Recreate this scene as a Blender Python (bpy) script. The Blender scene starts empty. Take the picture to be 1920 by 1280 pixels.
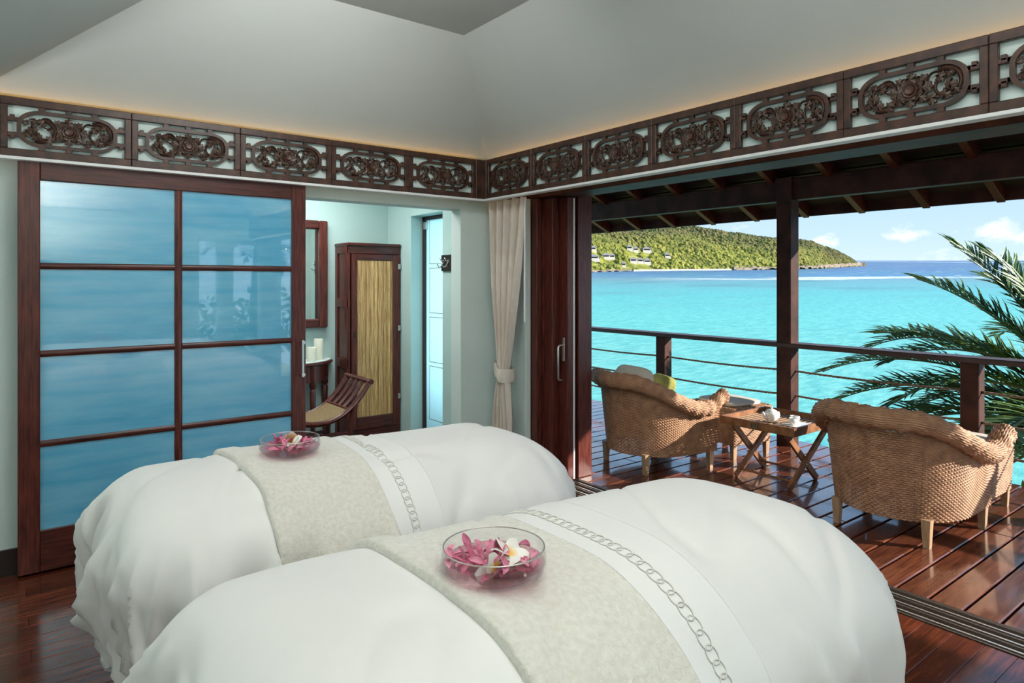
import bpy, bmesh, math, random
import numpy as np
from mathutils import Vector, Matrix, noise as mn
random.seed(7); rng = np.random.default_rng(7)
S = bpy.context.scene
C = S.collection
PI = math.pi
YAW = math.radians(37.59)
VX, VY = math.sin(YAW), math.cos(YAW)          # main outlook direction from the room to the bay
# ------------------------------------------------------------------ camera
cam = bpy.data.cameras.new('camera'); co = bpy.data.objects.new('camera', cam); C.objects.link(co)
cam.sensor_width = 36; cam.lens = 1242/1920*36; cam.shift_y = -113/1920; cam.clip_end = 30000; cam.clip_start = .02
co.location = (0, 0, 1.6); co.rotation_euler = (PI/2, 0, -YAW); S.camera = co
# ------------------------------------------------------------------ world
w = bpy.data.worlds.new('sky'); S.world = w; w.use_nodes = True
nt = w.node_tree; N = nt.nodes; L = nt.links; N.clear()
out = N.new('ShaderNodeOutputWorld'); bg = N.new('ShaderNodeBackground'); bg.inputs[1].default_value = 1.0
tc = N.new('ShaderNodeTexCoord'); sx = N.new('ShaderNodeSeparateXYZ'); L.new(tc.outputs['Generated'], sx.inputs[0])
rp = N.new('ShaderNodeValToRGB'); L.new(sx.outputs[2], rp.inputs[0])
e = rp.color_ramp.elements
e[0].position = 0.0; e[0].color = (.62, .76, .90, 1); e[1].position = .9; e[1].color = (.16, .36, .70, 1)
k = e.new(.06); k.color = (.50, .68, .88, 1)
k = e.new(.22); k.color = (.30, .52, .82, 1)
mp = N.new('ShaderNodeMapping'); mp.inputs['Scale'].default_value = (1, 1, 2.0); L.new(tc.outputs['Generated'], mp.inputs[0])
n1 = N.new('ShaderNodeTexNoise'); n1.inputs['Scale'].default_value = 15; n1.inputs['Detail'].default_value = 7; n1.inputs['Roughness'].default_value = .56
L.new(mp.outputs[0], n1.inputs[0])
cr = N.new('ShaderNodeValToRGB'); cr.color_ramp.elements[0].position = .56; cr.color_ramp.elements[1].position = .70
cr.color_ramp.elements[0].color = (0, 0, 0, 1); cr.color_ramp.elements[1].color = (.92, .92, .92, 1)
L.new(n1.outputs[0], cr.inputs[0])
mx = N.new('ShaderNodeMixRGB'); mx.inputs[2].default_value = (.93, .93, .93, 1)
L.new(cr.outputs[0], mx.inputs[0]); L.new(rp.outputs[0], mx.inputs[1]); L.new(mx.outputs[0], bg.inputs[0]); L.new(bg.outputs[0], out.inputs[0])
# ------------------------------------------------------------------ sun, and area lights added as fill
def light(name, typ, loc, energy, color=(1, 1, 1), size=1, sy=None, direction=None):
    d = bpy.data.lights.new(name, typ); d.energy = energy; d.color = color
    if typ == 'AREA':
        d.shape = 'RECTANGLE'; d.size = size; d.size_y = sy or size
    o = bpy.data.objects.new(name, d); C.objects.link(o); o.location = loc
    if direction: o.rotation_euler = Vector(direction).to_track_quat('-Z', 'Y').to_euler()
    return o
SUN = Vector((.52, -.70, .34)).normalized()
so = light('sun', 'SUN', (10, -10, 12), 7.0, (1, .93, .82), direction=-SUN); so.data.angle = math.radians(.6)
light('ceiling_fill', 'AREA', (1.35, .9, 3.24), 7, (1, .985, .95), 1.6, 2.2, (0, 0, -1))  # added fill from above, no such lamp known in this ceiling
light('fill_uplighter', 'AREA', (.2, -1.1, 1.86), 60, (1, .985, .96), .5, .5, (0, 0, 1))  # added fill, bounced off the ceiling from behind the camera
light('fill_uplighter_far', 'AREA', (-1.4, 2.6, 1.86), 34, (1, .985, .96), .5, .5, (0, 0, 1))  # second added ceiling bounce, out of frame on the left
light('window_fill_light', 'AREA', (3.62, 5.24, 1.35), 9, (.72, .93, 1), .5, 1.8, (-1, 0, 0))  # added light that brightens the frosted pane from behind, without a fixture
light('dressing_fill', 'AREA', (2.0, 5.3, 2.6), 19, (1, .98, .95), .8, .6, (0, 0, -1))  # added fill for the dressing room, without a fixture
light('wall_fill', 'AREA', (1.3, 2.7, 3.22), 17, (1, .98, .95), 1.0, .25, (.1, 1, -.95))  # added fill to lift the back wall and blue door
vs = S.view_settings; vs.view_transform = 'Standard'; vs.look = 'None'; vs.exposure = .4; vs.gamma = 1; vs.use_curve_mapping = False
S.cycles.max_bounces = 10; S.cycles.transparent_max_bounces = 16
# ------------------------------------------------------------------ materials
def mat(name, col, rough=.5, col2=None, scale=8, stretch=(1, 1, 1), spec=.5, metal=0, bump=0, bscale=None, coat=0, detail=4, emis=None, es=0, lo=.35, hi=.65, sheen=0, obj_var=0, trans=0, coords='Object'):
    m = bpy.data.materials.new(name); m.use_nodes = True
    t = m.node_tree; b = t.nodes['Principled BSDF']
    b.inputs['Base Color'].default_value = (*col, 1); b.inputs['Roughness'].default_value = rough
    b.inputs['Metallic'].default_value = metal; b.inputs['Specular IOR Level'].default_value = spec
    b.inputs['Coat Weight'].default_value = coat; b.inputs['Coat Roughness'].default_value = .08
    b.inputs['Sheen Weight'].default_value = sheen; b.inputs['Transmission Weight'].default_value = trans
    if emis: b.inputs['Emission Color'].default_value = (*emis, 1); b.inputs['Emission Strength'].default_value = es
    if col2 or bump:
        tx = t.nodes.new('ShaderNodeTexCoord'); mpn = t.nodes.new('ShaderNodeMapping'); mpn.inputs['Scale'].default_value = stretch
        t.links.new(tx.outputs[coords], mpn.inputs[0])
        vec = mpn.outputs[0]
        if obj_var:
            oi = t.nodes.new('ShaderNodeObjectInfo'); ad = t.nodes.new('ShaderNodeVectorMath'); ad.operation = 'MULTIPLY_ADD'
            cb = t.nodes.new('ShaderNodeCombineXYZ')
            for i in range(3): t.links.new(oi.outputs['Random'], cb.inputs[i])
            ad.inputs[1].default_value = (17, 31, 23); t.links.new(cb.outputs[0], ad.inputs[0]); t.links.new(vec, ad.inputs[2]); vec = ad.outputs[0]
    if col2:
        nz = t.nodes.new('ShaderNodeTexNoise'); nz.inputs['Scale'].default_value = scale; nz.inputs['Detail'].default_value = detail
        t.links.new(vec, nz.inputs[0])
        r = t.nodes.new('ShaderNodeValToRGB'); r.color_ramp.elements[0].position = lo; r.color_ramp.elements[1].position = hi
        r.color_ramp.elements[0].color = (*col, 1); r.color_ramp.elements[1].color = (*col2, 1)
        t.links.new(nz.outputs[0], r.inputs[0]); res = r.outputs[0]
        if obj_var:
            hs = t.nodes.new('ShaderNodeHueSaturation'); mr = t.nodes.new('ShaderNodeMapRange')
            mr.inputs[3].default_value = 1-obj_var; mr.inputs[4].default_value = 1+obj_var
            t.links.new(oi.outputs['Random'], mr.inputs[0]); t.links.new(mr.outputs[0], hs.inputs['Value']); t.links.new(res, hs.inputs['Color']); res = hs.outputs[0]
        t.links.new(res, b.inputs['Base Color'])
    if bump:
        nb = t.nodes.new('ShaderNodeTexNoise'); nb.inputs['Scale'].default_value = bscale or scale; nb.inputs['Detail'].default_value = 4
        t.links.new(vec, nb.inputs[0]); bp = t.nodes.new('ShaderNodeBump'); bp.inputs['Strength'].default_value = bump; bp.inputs['Distance'].default_value = .01
        t.links.new(nb.outputs[0], bp.inputs['Height']); t.links.new(bp.outputs[0], b.inputs['Normal'])
    return m
M = {}
M['floor'] = mat('polished_floor', (.055, .012, .006), .17, (.15, .034, .014), 5, (1, 14, 14), coat=.15, obj_var=.25, spec=.5)
M['deck'] = mat('oiled_deck', (.085, .024, .013), .24, (.20, .062, .030), 5, (1, 14, 14), coat=1.0, obj_var=.22)
M['mahog'] = mat('mahogany', (.050, .011, .008), .30, (.145, .032, .022), 6, (12, 12, 1), bump=.03)
M['mahog_h'] = mat('mahogany_horizontal', (.040, .0095, .007), .30, (.110, .025, .018), 6, (1, 12, 12), bump=.03)
M['fret'] = mat('carved_dark_wood', (.028, .013, .009), .38, (.085, .036, .022), 7, (2, 2, 2), bump=.08)
M['leafwood'] = mat('carved_leaf_wood', (.035, .018, .012), .33, (.10, .055, .035), 14, bump=.15, bscale=60)
M['verw'] = mat('veranda_wood', (.034, .013, .010), .55, (.085, .030, .022), 6, (1, 1, 1), bump=.05, spec=.25)
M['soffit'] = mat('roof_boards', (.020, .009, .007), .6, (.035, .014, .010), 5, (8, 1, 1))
M['rail'] = mat('weathered_rail_wood', (.055, .034, .033), .5, (.10, .062, .058), 8, (10, 1, 10))
M['mint'] = mat('mint_plaster', (.60, .72, .695), .75, (.63, .745, .72), 3, bump=.02, bscale=40)
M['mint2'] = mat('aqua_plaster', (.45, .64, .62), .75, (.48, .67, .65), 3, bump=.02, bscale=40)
M['ceil'] = mat('ceiling_plaster', (.575, .625, .595), .8, (.595, .645, .615), 2, bump=.015, bscale=50)
M['white'] = mat('white_paint', (.78, .80, .80), .45)
M['backing'] = mat('pelmet_backing', (.66, .80, .77), .6)
M['blackbase'] = mat('dark_baseboard', (.022, .012, .010), .35)
M['duvet'] = mat('white_cotton', (.79, .785, .765), .62, (.82, .815, .795), 3, bump=.04, bscale=9, sheen=.2)
M['sheet'] = mat('white_satin', (.85, .85, .835), .42, sheen=.1)
M['embroid'] = mat('embroidery_thread', (.74, .73, .68), .6)
M['wool'] = mat('cream_wool', (.71, .685, .60), .9, (.80, .775, .70), 70, (1, 1, 1), bump=.5, bscale=130, sheen=.6)
M['linen'] = mat('curtain_linen', (.68, .61, .53), .85, (.76, .69, .61), 60, (1, 1, .15), bump=.1, bscale=120)
M['bamboo'] = mat('bamboo_cane', (.52, .30, .11), .45, (.76, .51, .23), 9, (3, 3, .7), obj_var=.25)
M['wicker'] = mat('woven_wicker', (.31, .155, .085), .5, (.52, .29, .165), 16, (1, 1, 1), lo=.3, hi=.7)
M['wickpale'] = mat('pale_leg_wood', (.34, .21, .12), .5, (.46, .30, .18), 8, (6, 6, 1))
M['teak'] = mat('teak', (.19, .075, .030), .45, (.36, .16, .070), 7, (2, 2, 2), bump=.05)
M['brass'] = mat('aged_brass', (.25, .24, .14), .4, metal=.8)
M['chrome'] = mat('polished_chrome', (.80, .80, .80), .15, metal=1)
M['steel'] = mat('brushed_steel', (.62, .60, .57), .32, metal=1)
M['alu'] = mat('bronze_aluminium', (.17, .14, .12), .35, metal=.8)
M['dark'] = mat('dark_gap', (.012, .008, .006), .6)
M['porc'] = mat('white_porcelain', (.85, .85, .84), .12, coat=.5)
M['cush'] = mat('striped_cushion', (.62, .54, .45), .9, (.75, .68, .60), 40, (1, 12, .2))
M['green'] = mat('lime_cushion', (.25, .25, .06), .9, (.33, .33, .10), 30)
M['rope'] = mat('twisted_rope', (.20, .145, .10), .85, (.36, .28, .20), 60, bump=.6, bscale=120)
M['wax'] = mat('candle_wax', (.72, .72, .60), .5)
M['rattan'] = mat('cane_webbing', (.23, .155, .07), .7, (.33, .23, .11), 80)
M['petal'] = mat('pink_petal', (.62, .13, .26), .5, (.80, .33, .45), 25, obj_var=.15)
M['palm'] = mat('palm_leaf', (.055, .13, .026), .45, (.16, .25, .055), 3, spec=.5)
M['rachis'] = mat('palm_rib', (.16, .17, .05), .5, (.22, .20, .07), 4)
M['trunk'] = mat('palm_trunk', (.12, .09, .06), .9, (.2, .15, .1), 9, bump=.8)
M['shrub'] = mat('shrub_leaf', (.16, .21, .03), .6, (.34, .38, .08), 4)
M['villa'] = mat('villa_wall', (.75, .70, .62), .8)
M['vroof'] = mat('shingle_roof', (.22, .22, .23), .8, (.32, .31, .31), 1)
M['sand'] = mat('sand', (.80, .72, .58), .9)
M['rock'] = mat('shore_rock', (.16, .125, .09), .9, (.30, .24, .17), .06)
M['soil'] = mat('garden_soil', (.10, .13, .04), .9, (.19, .20, .07), .6)
M['glow'] = mat('cove_strip', (.9, .6, .3), .5, emis=(1, .42, .10), es=2.6)
M['fillglass'] = mat('fill_diffuser', (.9, .9, .88), .4, emis=(1, .97, .93), es=1.5)  # glowing face of the added fill fixtures
def thin_glass(name, tint=(1, 1, 1), refl=1.0, ior=1.5, rough=0.0):
    m = bpy.data.materials.new(name); m.use_nodes = True; t = m.node_tree; t.nodes.clear()
    o = t.nodes.new('ShaderNodeOutputMaterial'); mixs = t.nodes.new('ShaderNodeMixShader')
    tr = t.nodes.new('ShaderNodeBsdfTransparent'); tr.inputs[0].default_value = (*tint, 1)
    g = t.nodes.new('ShaderNodeBsdfGlossy'); g.inputs['Roughness'].default_value = rough
    lw = t.nodes.new('ShaderNodeLayerWeight'); pw = t.nodes.new('ShaderNodeMath'); pw.operation = 'POWER'; pw.inputs[1].default_value = 4; t.links.new(lw.outputs['Facing'], pw.inputs[0])
    f = t.nodes.new('ShaderNodeMath'); f.operation = 'MULTIPLY_ADD'; f.inputs[1].default_value = .55*refl; f.inputs[2].default_value = .035*refl; t.links.new(pw.outputs[0], f.inputs[0])
    t.links.new(f.outputs[0], mixs.inputs[0]); t.links.new(tr.outputs[0], mixs.inputs[1]); t.links.new(g.outputs[0], mixs.inputs[2]); t.links.new(mixs.outputs[0], o.inputs[0])
    return m
M['glass'] = thin_glass('clear_glass', (.97, .99, .98))
M['bowl'] = thin_glass('bowl_glass', (.97, .97, .98), ior=1.35)
M['water'] = thin_glass('pink_water', (.93, .74, .78), ior=1.33)
M['mirror'] = mat('mirror_silver', (.82, .88, .86), .01, metal=1)
# opaline blue glass with horizontal streaks
m = M['blue'] = mat('blue_opaline_glass', (.07, .44, .74), .03, (.26, .65, .86), 2.2, (.9, 1, 7), spec=1.0, coat=1.0, detail=8, lo=.28, hi=.80, coords='Object')
m.node_tree.nodes['Principled BSDF'].inputs['Coat IOR'].default_value = 2.0; m.node_tree.nodes['Principled BSDF'].inputs['Coat Roughness'].default_value = .01
# frosted window glass
m = bpy.data.materials.new('frosted_glass'); m.use_nodes = True; t = m.node_tree; t.nodes.clear()
o = t.nodes.new('ShaderNodeOutputMaterial'); ms = t.nodes.new('ShaderNodeMixShader'); ms.inputs[0].default_value = .25
tl = t.nodes.new('ShaderNodeBsdfTranslucent'); tl.inputs[0].default_value = (.78, .93, .97, 1)
df = t.nodes.new('ShaderNodeBsdfPrincipled'); df.inputs['Base Color'].default_value = (.45, .75, .85, 1); df.inputs['Roughness'].default_value = .25
t.links.new(tl.outputs[0], ms.inputs[1]); t.links.new(df.outputs[0], ms.inputs[2]); t.links.new(ms.outputs[0], o.inputs[0]); M['frost'] = m
# frangipani petals: yellow heart, white tip
def flower_mat(name, heart, reach):
    m = bpy.data.materials.new(name); m.use_nodes = True; t = m.node_tree; b = t.nodes['Principled BSDF']; b.inputs['Roughness'].default_value = .5
    tx = t.nodes.new('ShaderNodeTexCoord'); ln = t.nodes.new('ShaderNodeVectorMath'); ln.operation = 'LENGTH'; t.links.new(tx.outputs['Object'], ln.inputs[0])
    r = t.nodes.new('ShaderNodeValToRGB'); r.color_ramp.elements[0].color = (*heart, 1); r.color_ramp.elements[1].color = (.88, .86, .80, 1)
    r.color_ramp.elements[0].position = reach*.3; r.color_ramp.elements[1].position = reach
    t.links.new(ln.outputs['Value'], r.inputs[0]); t.links.new(r.outputs[0], b.inputs['Base Color']); return m
M['frangi'] = flower_mat('white_frangipani', (.85, .50, .02), .022)
M['frangiy'] = flower_mat('yellow_frangipani', (.85, .48, .01), .042)
# hillside woodland
def veg_mat(name):
    m = bpy.data.materials.new(name); m.use_nodes = True; t = m.node_tree; b = t.nodes['Principled BSDF']; b.inputs['Roughness'].default_value = .9; b.inputs['Specular IOR Level'].default_value = .1
    g = t.nodes.new('ShaderNodeNewGeometry')
    def nz(sc, det=3):
        n = t.nodes.new('ShaderNodeTexNoise'); n.inputs['Scale'].default_value = sc; n.inputs['Detail'].default_value = det; t.links.new(g.outputs['Position'], n.inputs[0]); return n.outputs[0]
    sp = t.nodes.new('ShaderNodeSeparateXYZ'); t.links.new(g.outputs['Position'], sp.inputs[0])
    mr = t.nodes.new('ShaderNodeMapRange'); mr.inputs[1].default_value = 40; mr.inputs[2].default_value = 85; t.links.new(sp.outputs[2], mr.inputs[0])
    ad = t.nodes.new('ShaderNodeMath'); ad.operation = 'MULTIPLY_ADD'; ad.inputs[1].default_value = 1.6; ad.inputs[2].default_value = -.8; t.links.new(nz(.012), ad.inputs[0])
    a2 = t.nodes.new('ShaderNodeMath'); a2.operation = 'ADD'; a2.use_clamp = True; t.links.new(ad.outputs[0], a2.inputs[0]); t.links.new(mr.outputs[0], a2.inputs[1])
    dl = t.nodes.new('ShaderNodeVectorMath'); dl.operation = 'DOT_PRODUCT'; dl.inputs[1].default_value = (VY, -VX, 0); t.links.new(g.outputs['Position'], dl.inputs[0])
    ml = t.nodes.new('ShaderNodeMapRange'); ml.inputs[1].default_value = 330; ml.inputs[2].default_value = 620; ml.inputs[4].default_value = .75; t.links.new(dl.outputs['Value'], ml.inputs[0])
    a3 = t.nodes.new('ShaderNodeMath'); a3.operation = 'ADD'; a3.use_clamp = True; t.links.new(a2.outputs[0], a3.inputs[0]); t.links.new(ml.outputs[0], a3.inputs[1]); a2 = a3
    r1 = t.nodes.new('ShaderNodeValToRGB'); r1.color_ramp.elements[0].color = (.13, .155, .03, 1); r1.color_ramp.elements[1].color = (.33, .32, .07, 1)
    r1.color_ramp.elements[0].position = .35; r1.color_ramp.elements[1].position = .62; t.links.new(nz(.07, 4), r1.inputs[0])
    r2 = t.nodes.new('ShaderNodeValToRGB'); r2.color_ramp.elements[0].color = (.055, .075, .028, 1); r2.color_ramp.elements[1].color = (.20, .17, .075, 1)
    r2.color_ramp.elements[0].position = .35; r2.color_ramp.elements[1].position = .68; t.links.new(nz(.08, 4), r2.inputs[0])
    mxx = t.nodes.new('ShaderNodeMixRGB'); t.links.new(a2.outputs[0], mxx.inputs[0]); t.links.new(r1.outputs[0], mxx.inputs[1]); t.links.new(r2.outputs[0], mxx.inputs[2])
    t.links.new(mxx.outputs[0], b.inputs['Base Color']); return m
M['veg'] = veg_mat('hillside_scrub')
# sea: turquoise lagoon, reef, foam line, deep blue
m = bpy.data.materials.new('lagoon_water'); m.use_nodes = True; t = m.node_tree; b = t.nodes['Principled BSDF']; b.inputs['Roughness'].default_value = .32; b.inputs['Specular IOR Level'].default_value = .18
g = t.nodes.new('ShaderNodeNewGeometry')
dot = t.nodes.new('ShaderNodeVectorMath'); dot.operation = 'DOT_PRODUCT'; dot.inputs[1].default_value = (VX, VY, 0); t.links.new(g.outputs['Position'], dot.inputs[0])
dot2 = t.nodes.new('ShaderNodeVectorMath'); dot2.operation = 'DOT_PRODUCT'; dot2.inputs[1].default_value = (VY, -VX, 0); t.links.new(g.outputs['Position'], dot2.inputs[0])
def math_(op, a, b_, c=None):
    n = t.nodes.new('ShaderNodeMath'); n.operation = op
    for i, v in enumerate((a, b_, c)):
        if v is None: continue
        if isinstance(v, (int, float)): n.inputs[i].default_value = v
        else: t.links.new(v, n.inputs[i])
    return n.outputs[0]
def noise_(sc, det, stretch=None, rough=.5):
    n = t.nodes.new('ShaderNodeTexNoise'); n.inputs['Scale'].default_value = sc; n.inputs['Detail'].default_value = det; n.inputs['Roughness'].default_value = rough
    if stretch:
        mpn = t.nodes.new('ShaderNodeMapping'); mpn.inputs['Rotation'].default_value = (0, 0, YAW); mpn.inputs['Scale'].default_value = stretch
        t.links.new(g.outputs['Position'], mpn.inputs[0]); t.links.new(mpn.outputs[0], n.inputs[0])
    else: t.links.new(g.outputs['Position'], n.inputs[0])
    return n.outputs[0]
inv = math_('DIVIDE', 100.0, dot.outputs['Value'])                      # 100 / distance: .2 at 500 m, .1 at 1000 m
warp = math_('MULTIPLY_ADD', noise_(.012, 4), .06, -.03)
invn = math_('ADD', inv, warp)
r = t.nodes.new('ShaderNodeValToRGB'); t.links.new(invn, r.inputs[0]); E_ = r.color_ramp.elements
E_[0].position = 0; E_[0].color = (.045, .115, .27, 1); E_[1].position = 1; E_[1].color = (.135, .56, .46, 1)
for p, c in ((.10, (.040, .135, .31)), (.165, (.035, .20, .36)), (.205, (.14, .33, .36)), (.25, (.10, .40, .40)), (.36, (.075, .52, .455)), (.6, (.10, .58, .48))):
    k = E_.new(p); k.color = (*c, 1)
# seagrass and reef patches
pt = t.nodes.new('ShaderNodeValToRGB'); pt.color_ramp.elements[0].position = .50; pt.color_ramp.elements[1].position = .66; pt.color_ramp.elements[1].color = (.75, .75, .75, 1); t.links.new(noise_(.012, 5, (1, 2.2, 1)), pt.inputs[0])
far = t.nodes.new('ShaderNodeMapRange'); far.inputs[1].default_value = .55; far.inputs[2].default_value = .25; t.links.new(inv, far.inputs[0])
mx1 = t.nodes.new('ShaderNodeMixRGB'); mx1.inputs[2].default_value = (.07, .27, .28, 1); t.links.new(math_('MULTIPLY', pt.outputs[0], far.outputs[0]), mx1.inputs[0]); t.links.new(r.outputs[0], mx1.inputs[1])
# ripples brighten/darken
rp_ = t.nodes.new('ShaderNodeValToRGB'); rp_.color_ramp.elements[0].position = .38; rp_.color_ramp.elements[1].position = .62
rp_.color_ramp.elements[0].color = (.66, .84, .88, 1); rp_.color_ramp.elements[1].color = (1.5, 1.12, 1.10, 1); t.links.new(noise_(.30, 6, (1, 2.4, 1), .65), rp_.inputs[0])
mx2 = t.nodes.new('ShaderNodeMixRGB'); mx2.blend_type = 'MULTIPLY'; mx2.inputs[0].default_value = 1; t.links.new(mx1.outputs[0], mx2.inputs[1]); t.links.new(rp_.outputs[0], mx2.inputs[2])
# foam on the reef (distance about 430-520 m, right of the headland) and whitecaps further out
d1 = math_('SUBTRACT', math_('ADD', invn, math_('MULTIPLY', dot2.outputs['Value'], .00007)), .214)
band = math_('SUBTRACT', 1.0, math_('ABSOLUTE', math_('DIVIDE', d1, .016), 0))
fo = math_('ADD', band, math_('MULTIPLY_ADD', noise_(.05, 6, (1, 4, 1), .65), 5.0, -2.2))
lat = t.nodes.new('ShaderNodeMapRange'); lat.inputs[1].default_value = 90; lat.inputs[2].default_value = 190; t.links.new(dot2.outputs['Value'], lat.inputs[0])
bandm = t.nodes.new('ShaderNodeMapRange'); bandm.inputs[1].default_value = 0; bandm.inputs[2].default_value = .5; t.links.new(band, bandm.inputs[0])
fm = t.nodes.new('ShaderNodeClamp'); t.links.new(math_('MULTIPLY', math_('MULTIPLY', fo, bandm.outputs[0]), lat.outputs[0]), fm.inputs[0])
capn = t.nodes.new('ShaderNodeValToRGB'); capn.color_ramp.elements[0].position = .61; capn.color_ramp.elements[1].position = .68; t.links.new(noise_(.035, 5, (1, 5, 1), .6), capn.inputs[0])
deep = t.nodes.new('ShaderNodeMapRange'); deep.inputs[1].default_value = .19; deep.inputs[2].default_value = .17; t.links.new(inv, deep.inputs[0])
allf = math_('MAXIMUM', fm.outputs[0], math_('MULTIPLY', math_('MULTIPLY', capn.outputs[0], deep.outputs[0]), .8))
mx3 = t.nodes.new('ShaderNodeMixRGB'); mx3.inputs[2].default_value = (.80, .84, .85, 1); t.links.new(allf, mx3.inputs[0]); t.links.new(mx2.outputs[0], mx3.inputs[1]); t.links.new(mx3.outputs[0], b.inputs['Base Color'])
bp = t.nodes.new('ShaderNodeBump'); bp.inputs['Strength'].default_value = .35; bp.inputs['Distance'].default_value = .4; t.links.new(noise_(.5, 5, (1, 2.2, 1)), bp.inputs['Height']); t.links.new(bp.outputs[0], b.inputs['Normal'])
M['sea'] = m
# ------------------------------------------------------------------ mesh helpers
class MB:
    def __init__(s): s.v = []; s.f = []
    def add(s, vs_, fs): 
        o = len(s.v); s.v += [tuple(p) for p in vs_]; s.f += [tuple(i+o for i in f) for f in fs]; return s
    def box(s, x0, x1, y0, y1, z0, z1, b=.002):
        b = min(b, (x1-x0)/2.01, (y1-y0)/2.01, (z1-z0)/2.01)
        c = ((x0+x1)/2, (y0+y1)/2, (z0+z1)/2); h = ((x1-x0)/2, (y1-y0)/2, (z1-z0)/2)
        idx = {}; vs_ = []
        for sx_ in (-1, 1):
            for sy_ in (-1, 1):
                for sz in (-1, 1):
                    for a in range(3):
                        p = [sx_*h[0], sy_*h[1], sz*h[2]]
                        for q in range(3):
                            if q != a: p[q] -= (sx_, sy_, sz)[q]*b
                        idx[sx_, sy_, sz, a] = len(vs_); vs_.append((c[0]+p[0], c[1]+p[1], c[2]+p[2]))
        fs = []
        for a in range(3):
            u, w_ = (a+1) % 3, (a+2) % 3
            for sg in (-1, 1):
                q = []
                for su, sw in ((-1, -1), (1, -1), (1, 1), (-1, 1)):
                    t_ = [0, 0, 0]; t_[a] = sg; t_[u] = su; t_[w_] = sw; q.append(idx[(*t_, a)])
                fs.append(q if sg > 0 else q[::-1])
        for a in range(3):
            u, w_ = (a+1) % 3, (a+2) % 3
            for su in (-1, 1):
                for sw in (-1, 1):
                    def K(sa, f):
                        t_ = [0, 0, 0]; t_[a] = sa; t_[u] = su; t_[w_] = sw; return idx[(*t_, f)]
                    q = [K(-1, u), K(1, u), K(1, w_), K(-1, w_)]; fs.append(q if su*sw > 0 else q[::-1])
        for sx_ in (-1, 1):
            for sy_ in (-1, 1):
                for sz in (-1, 1):
                    q = [idx[sx_, sy_, sz, a] for a in range(3)]; fs.append(q if sx_*sy_*sz > 0 else q[::-1])
        return s.add(vs_, fs)
    def bar(s, p, q, wdt, hgt, up=(0, 0, 1), b=.002):
        p = Vector(p); q = Vector(q); d = (q-p); ln = d.length; d.normalize(); u = Vector(up); sd = d.cross(u).normalized(); u = sd.cross(d)
        t_ = MB().box(0, ln, -wdt/2, wdt/2, -hgt/2, hgt/2, b)
        return s.add([p+d*v[0]+sd*v[1]+u*v[2] for v in t_.v], t_.f)
    def tube(s, pts, rad, n=8, cap=True, flat=1, up=None, closed=False):
        pts = [Vector(p) for p in pts]; m_ = len(pts); rs = rad if isinstance(rad, (list, tuple)) else [rad]*m_
        rows = []; prev = None
        for i, p in enumerate(pts):
            if closed: tg = pts[(i+1) % m_]-pts[i-1]
            else: tg = pts[min(i+1, m_-1)]-pts[max(i-1, 0)]
            tg.normalize()
            if up is not None: a = Vector(up)
            else: a = prev if prev is not None else (Vector((0, 0, 1)) if abs(tg.z) < .9 else Vector((1, 0, 0)))
            a = (a-tg*a.dot(tg)); a.normalize(); prev = a; b_ = tg.cross(a)
            rows.append([p+a*math.cos(2*PI*k/n)*rs[i]*flat+b_*math.sin(2*PI*k/n)*rs[i] for k in range(n)])
        vs_ = [v for r_ in rows for v in r_]; fs = []
        for i in range(m_ if closed else m_-1):
            j = (i+1) % m_
            for k in range(n): fs.append((i*n+k, i*n+(k+1) % n, j*n+(k+1) % n, j*n+k))
        if cap and not closed: fs += [tuple(range(n))[::-1], tuple((m_-1)*n+k for k in range(n))]
        return s.add(vs_, fs)
    def lathe(s, prof, n=32, c=(0, 0, 0), sx_=1, sy_=1, a0=0, a1=2*PI):
        full = abs(a1-a0-2*PI) < 1e-6; m_ = n if full else n+1
        vs_ = [(c[0]+r_*math.cos(a0+(a1-a0)*k/n)*sx_, c[1]+r_*math.sin(a0+(a1-a0)*k/n)*sy_, c[2]+z) for r_, z in prof for k in range(m_)]
        fs = []
        for i in range(len(prof)-1):
            for k in range(n): fs.append((i*m_+k, i*m_+(k+1) % m_, (i+1)*m_+(k+1) % m_, (i+1)*m_+k))
        return s.add(vs_, fs)
    def prism(s, poly, y0, y1, axis='y'):        # poly (x,z) extruded in y
        n = len(poly)
        vs_ = [(p[0], y0, p[1]) for p in poly]+[(p[0], y1, p[1]) for p in poly]
        fs = [tuple(range(n)), tuple(range(2*n-1, n-1, -1))]+[(i, n+i, n+(i+1) % n, (i+1) % n) for i in range(n)]
        return s.add(vs_, fs)
    def ringprism(s, outer, inner, y0, y1):
        n = len(outer); vs_ = []
        for y in (y0, y1):
            vs_ += [(p[0], y, p[1]) for p in outer]+[(p[0], y, p[1]) for p in inner]
        fs = []
        for i in range(n):
            j = (i+1) % n
            fs += [(i, j, n+j, n+i), (2*n+j, 2*n+i, 3*n+i, 3*n+j), (j, i, 2*n+i, 2*n+j), (n+i, n+j, 3*n+j, 3*n+i)]
        return s.add(vs_, fs)
    def grid(s, P, closed_u=False):              # P[i][j]
        nu, nv = len(P), len(P[0]); fs = []
        for i in range(nu if closed_u else nu-1):
            for j in range(nv-1): fs.append((i*nv+j, ((i+1) % nu)*nv+j, ((i+1) % nu)*nv+j+1, i*nv+j+1))
        return s.add([p for r_ in P for p in r_], fs)
    def mesh(s, name, m_, smooth=False):
        me = bpy.data.meshes.new(name); me.from_pydata(s.v, [], s.f); me.materials.append(M[m_])
        bm = bmesh.new(); bm.from_mesh(me); bmesh.ops.recalc_face_normals(bm, faces=bm.faces); bm.to_mesh(me); bm.free()
        if smooth:
            if smooth is True: me.shade_smooth()
            else: me.shade_smooth(); me.set_sharp_from_angle(angle=math.radians(smooth))
        return me
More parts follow.
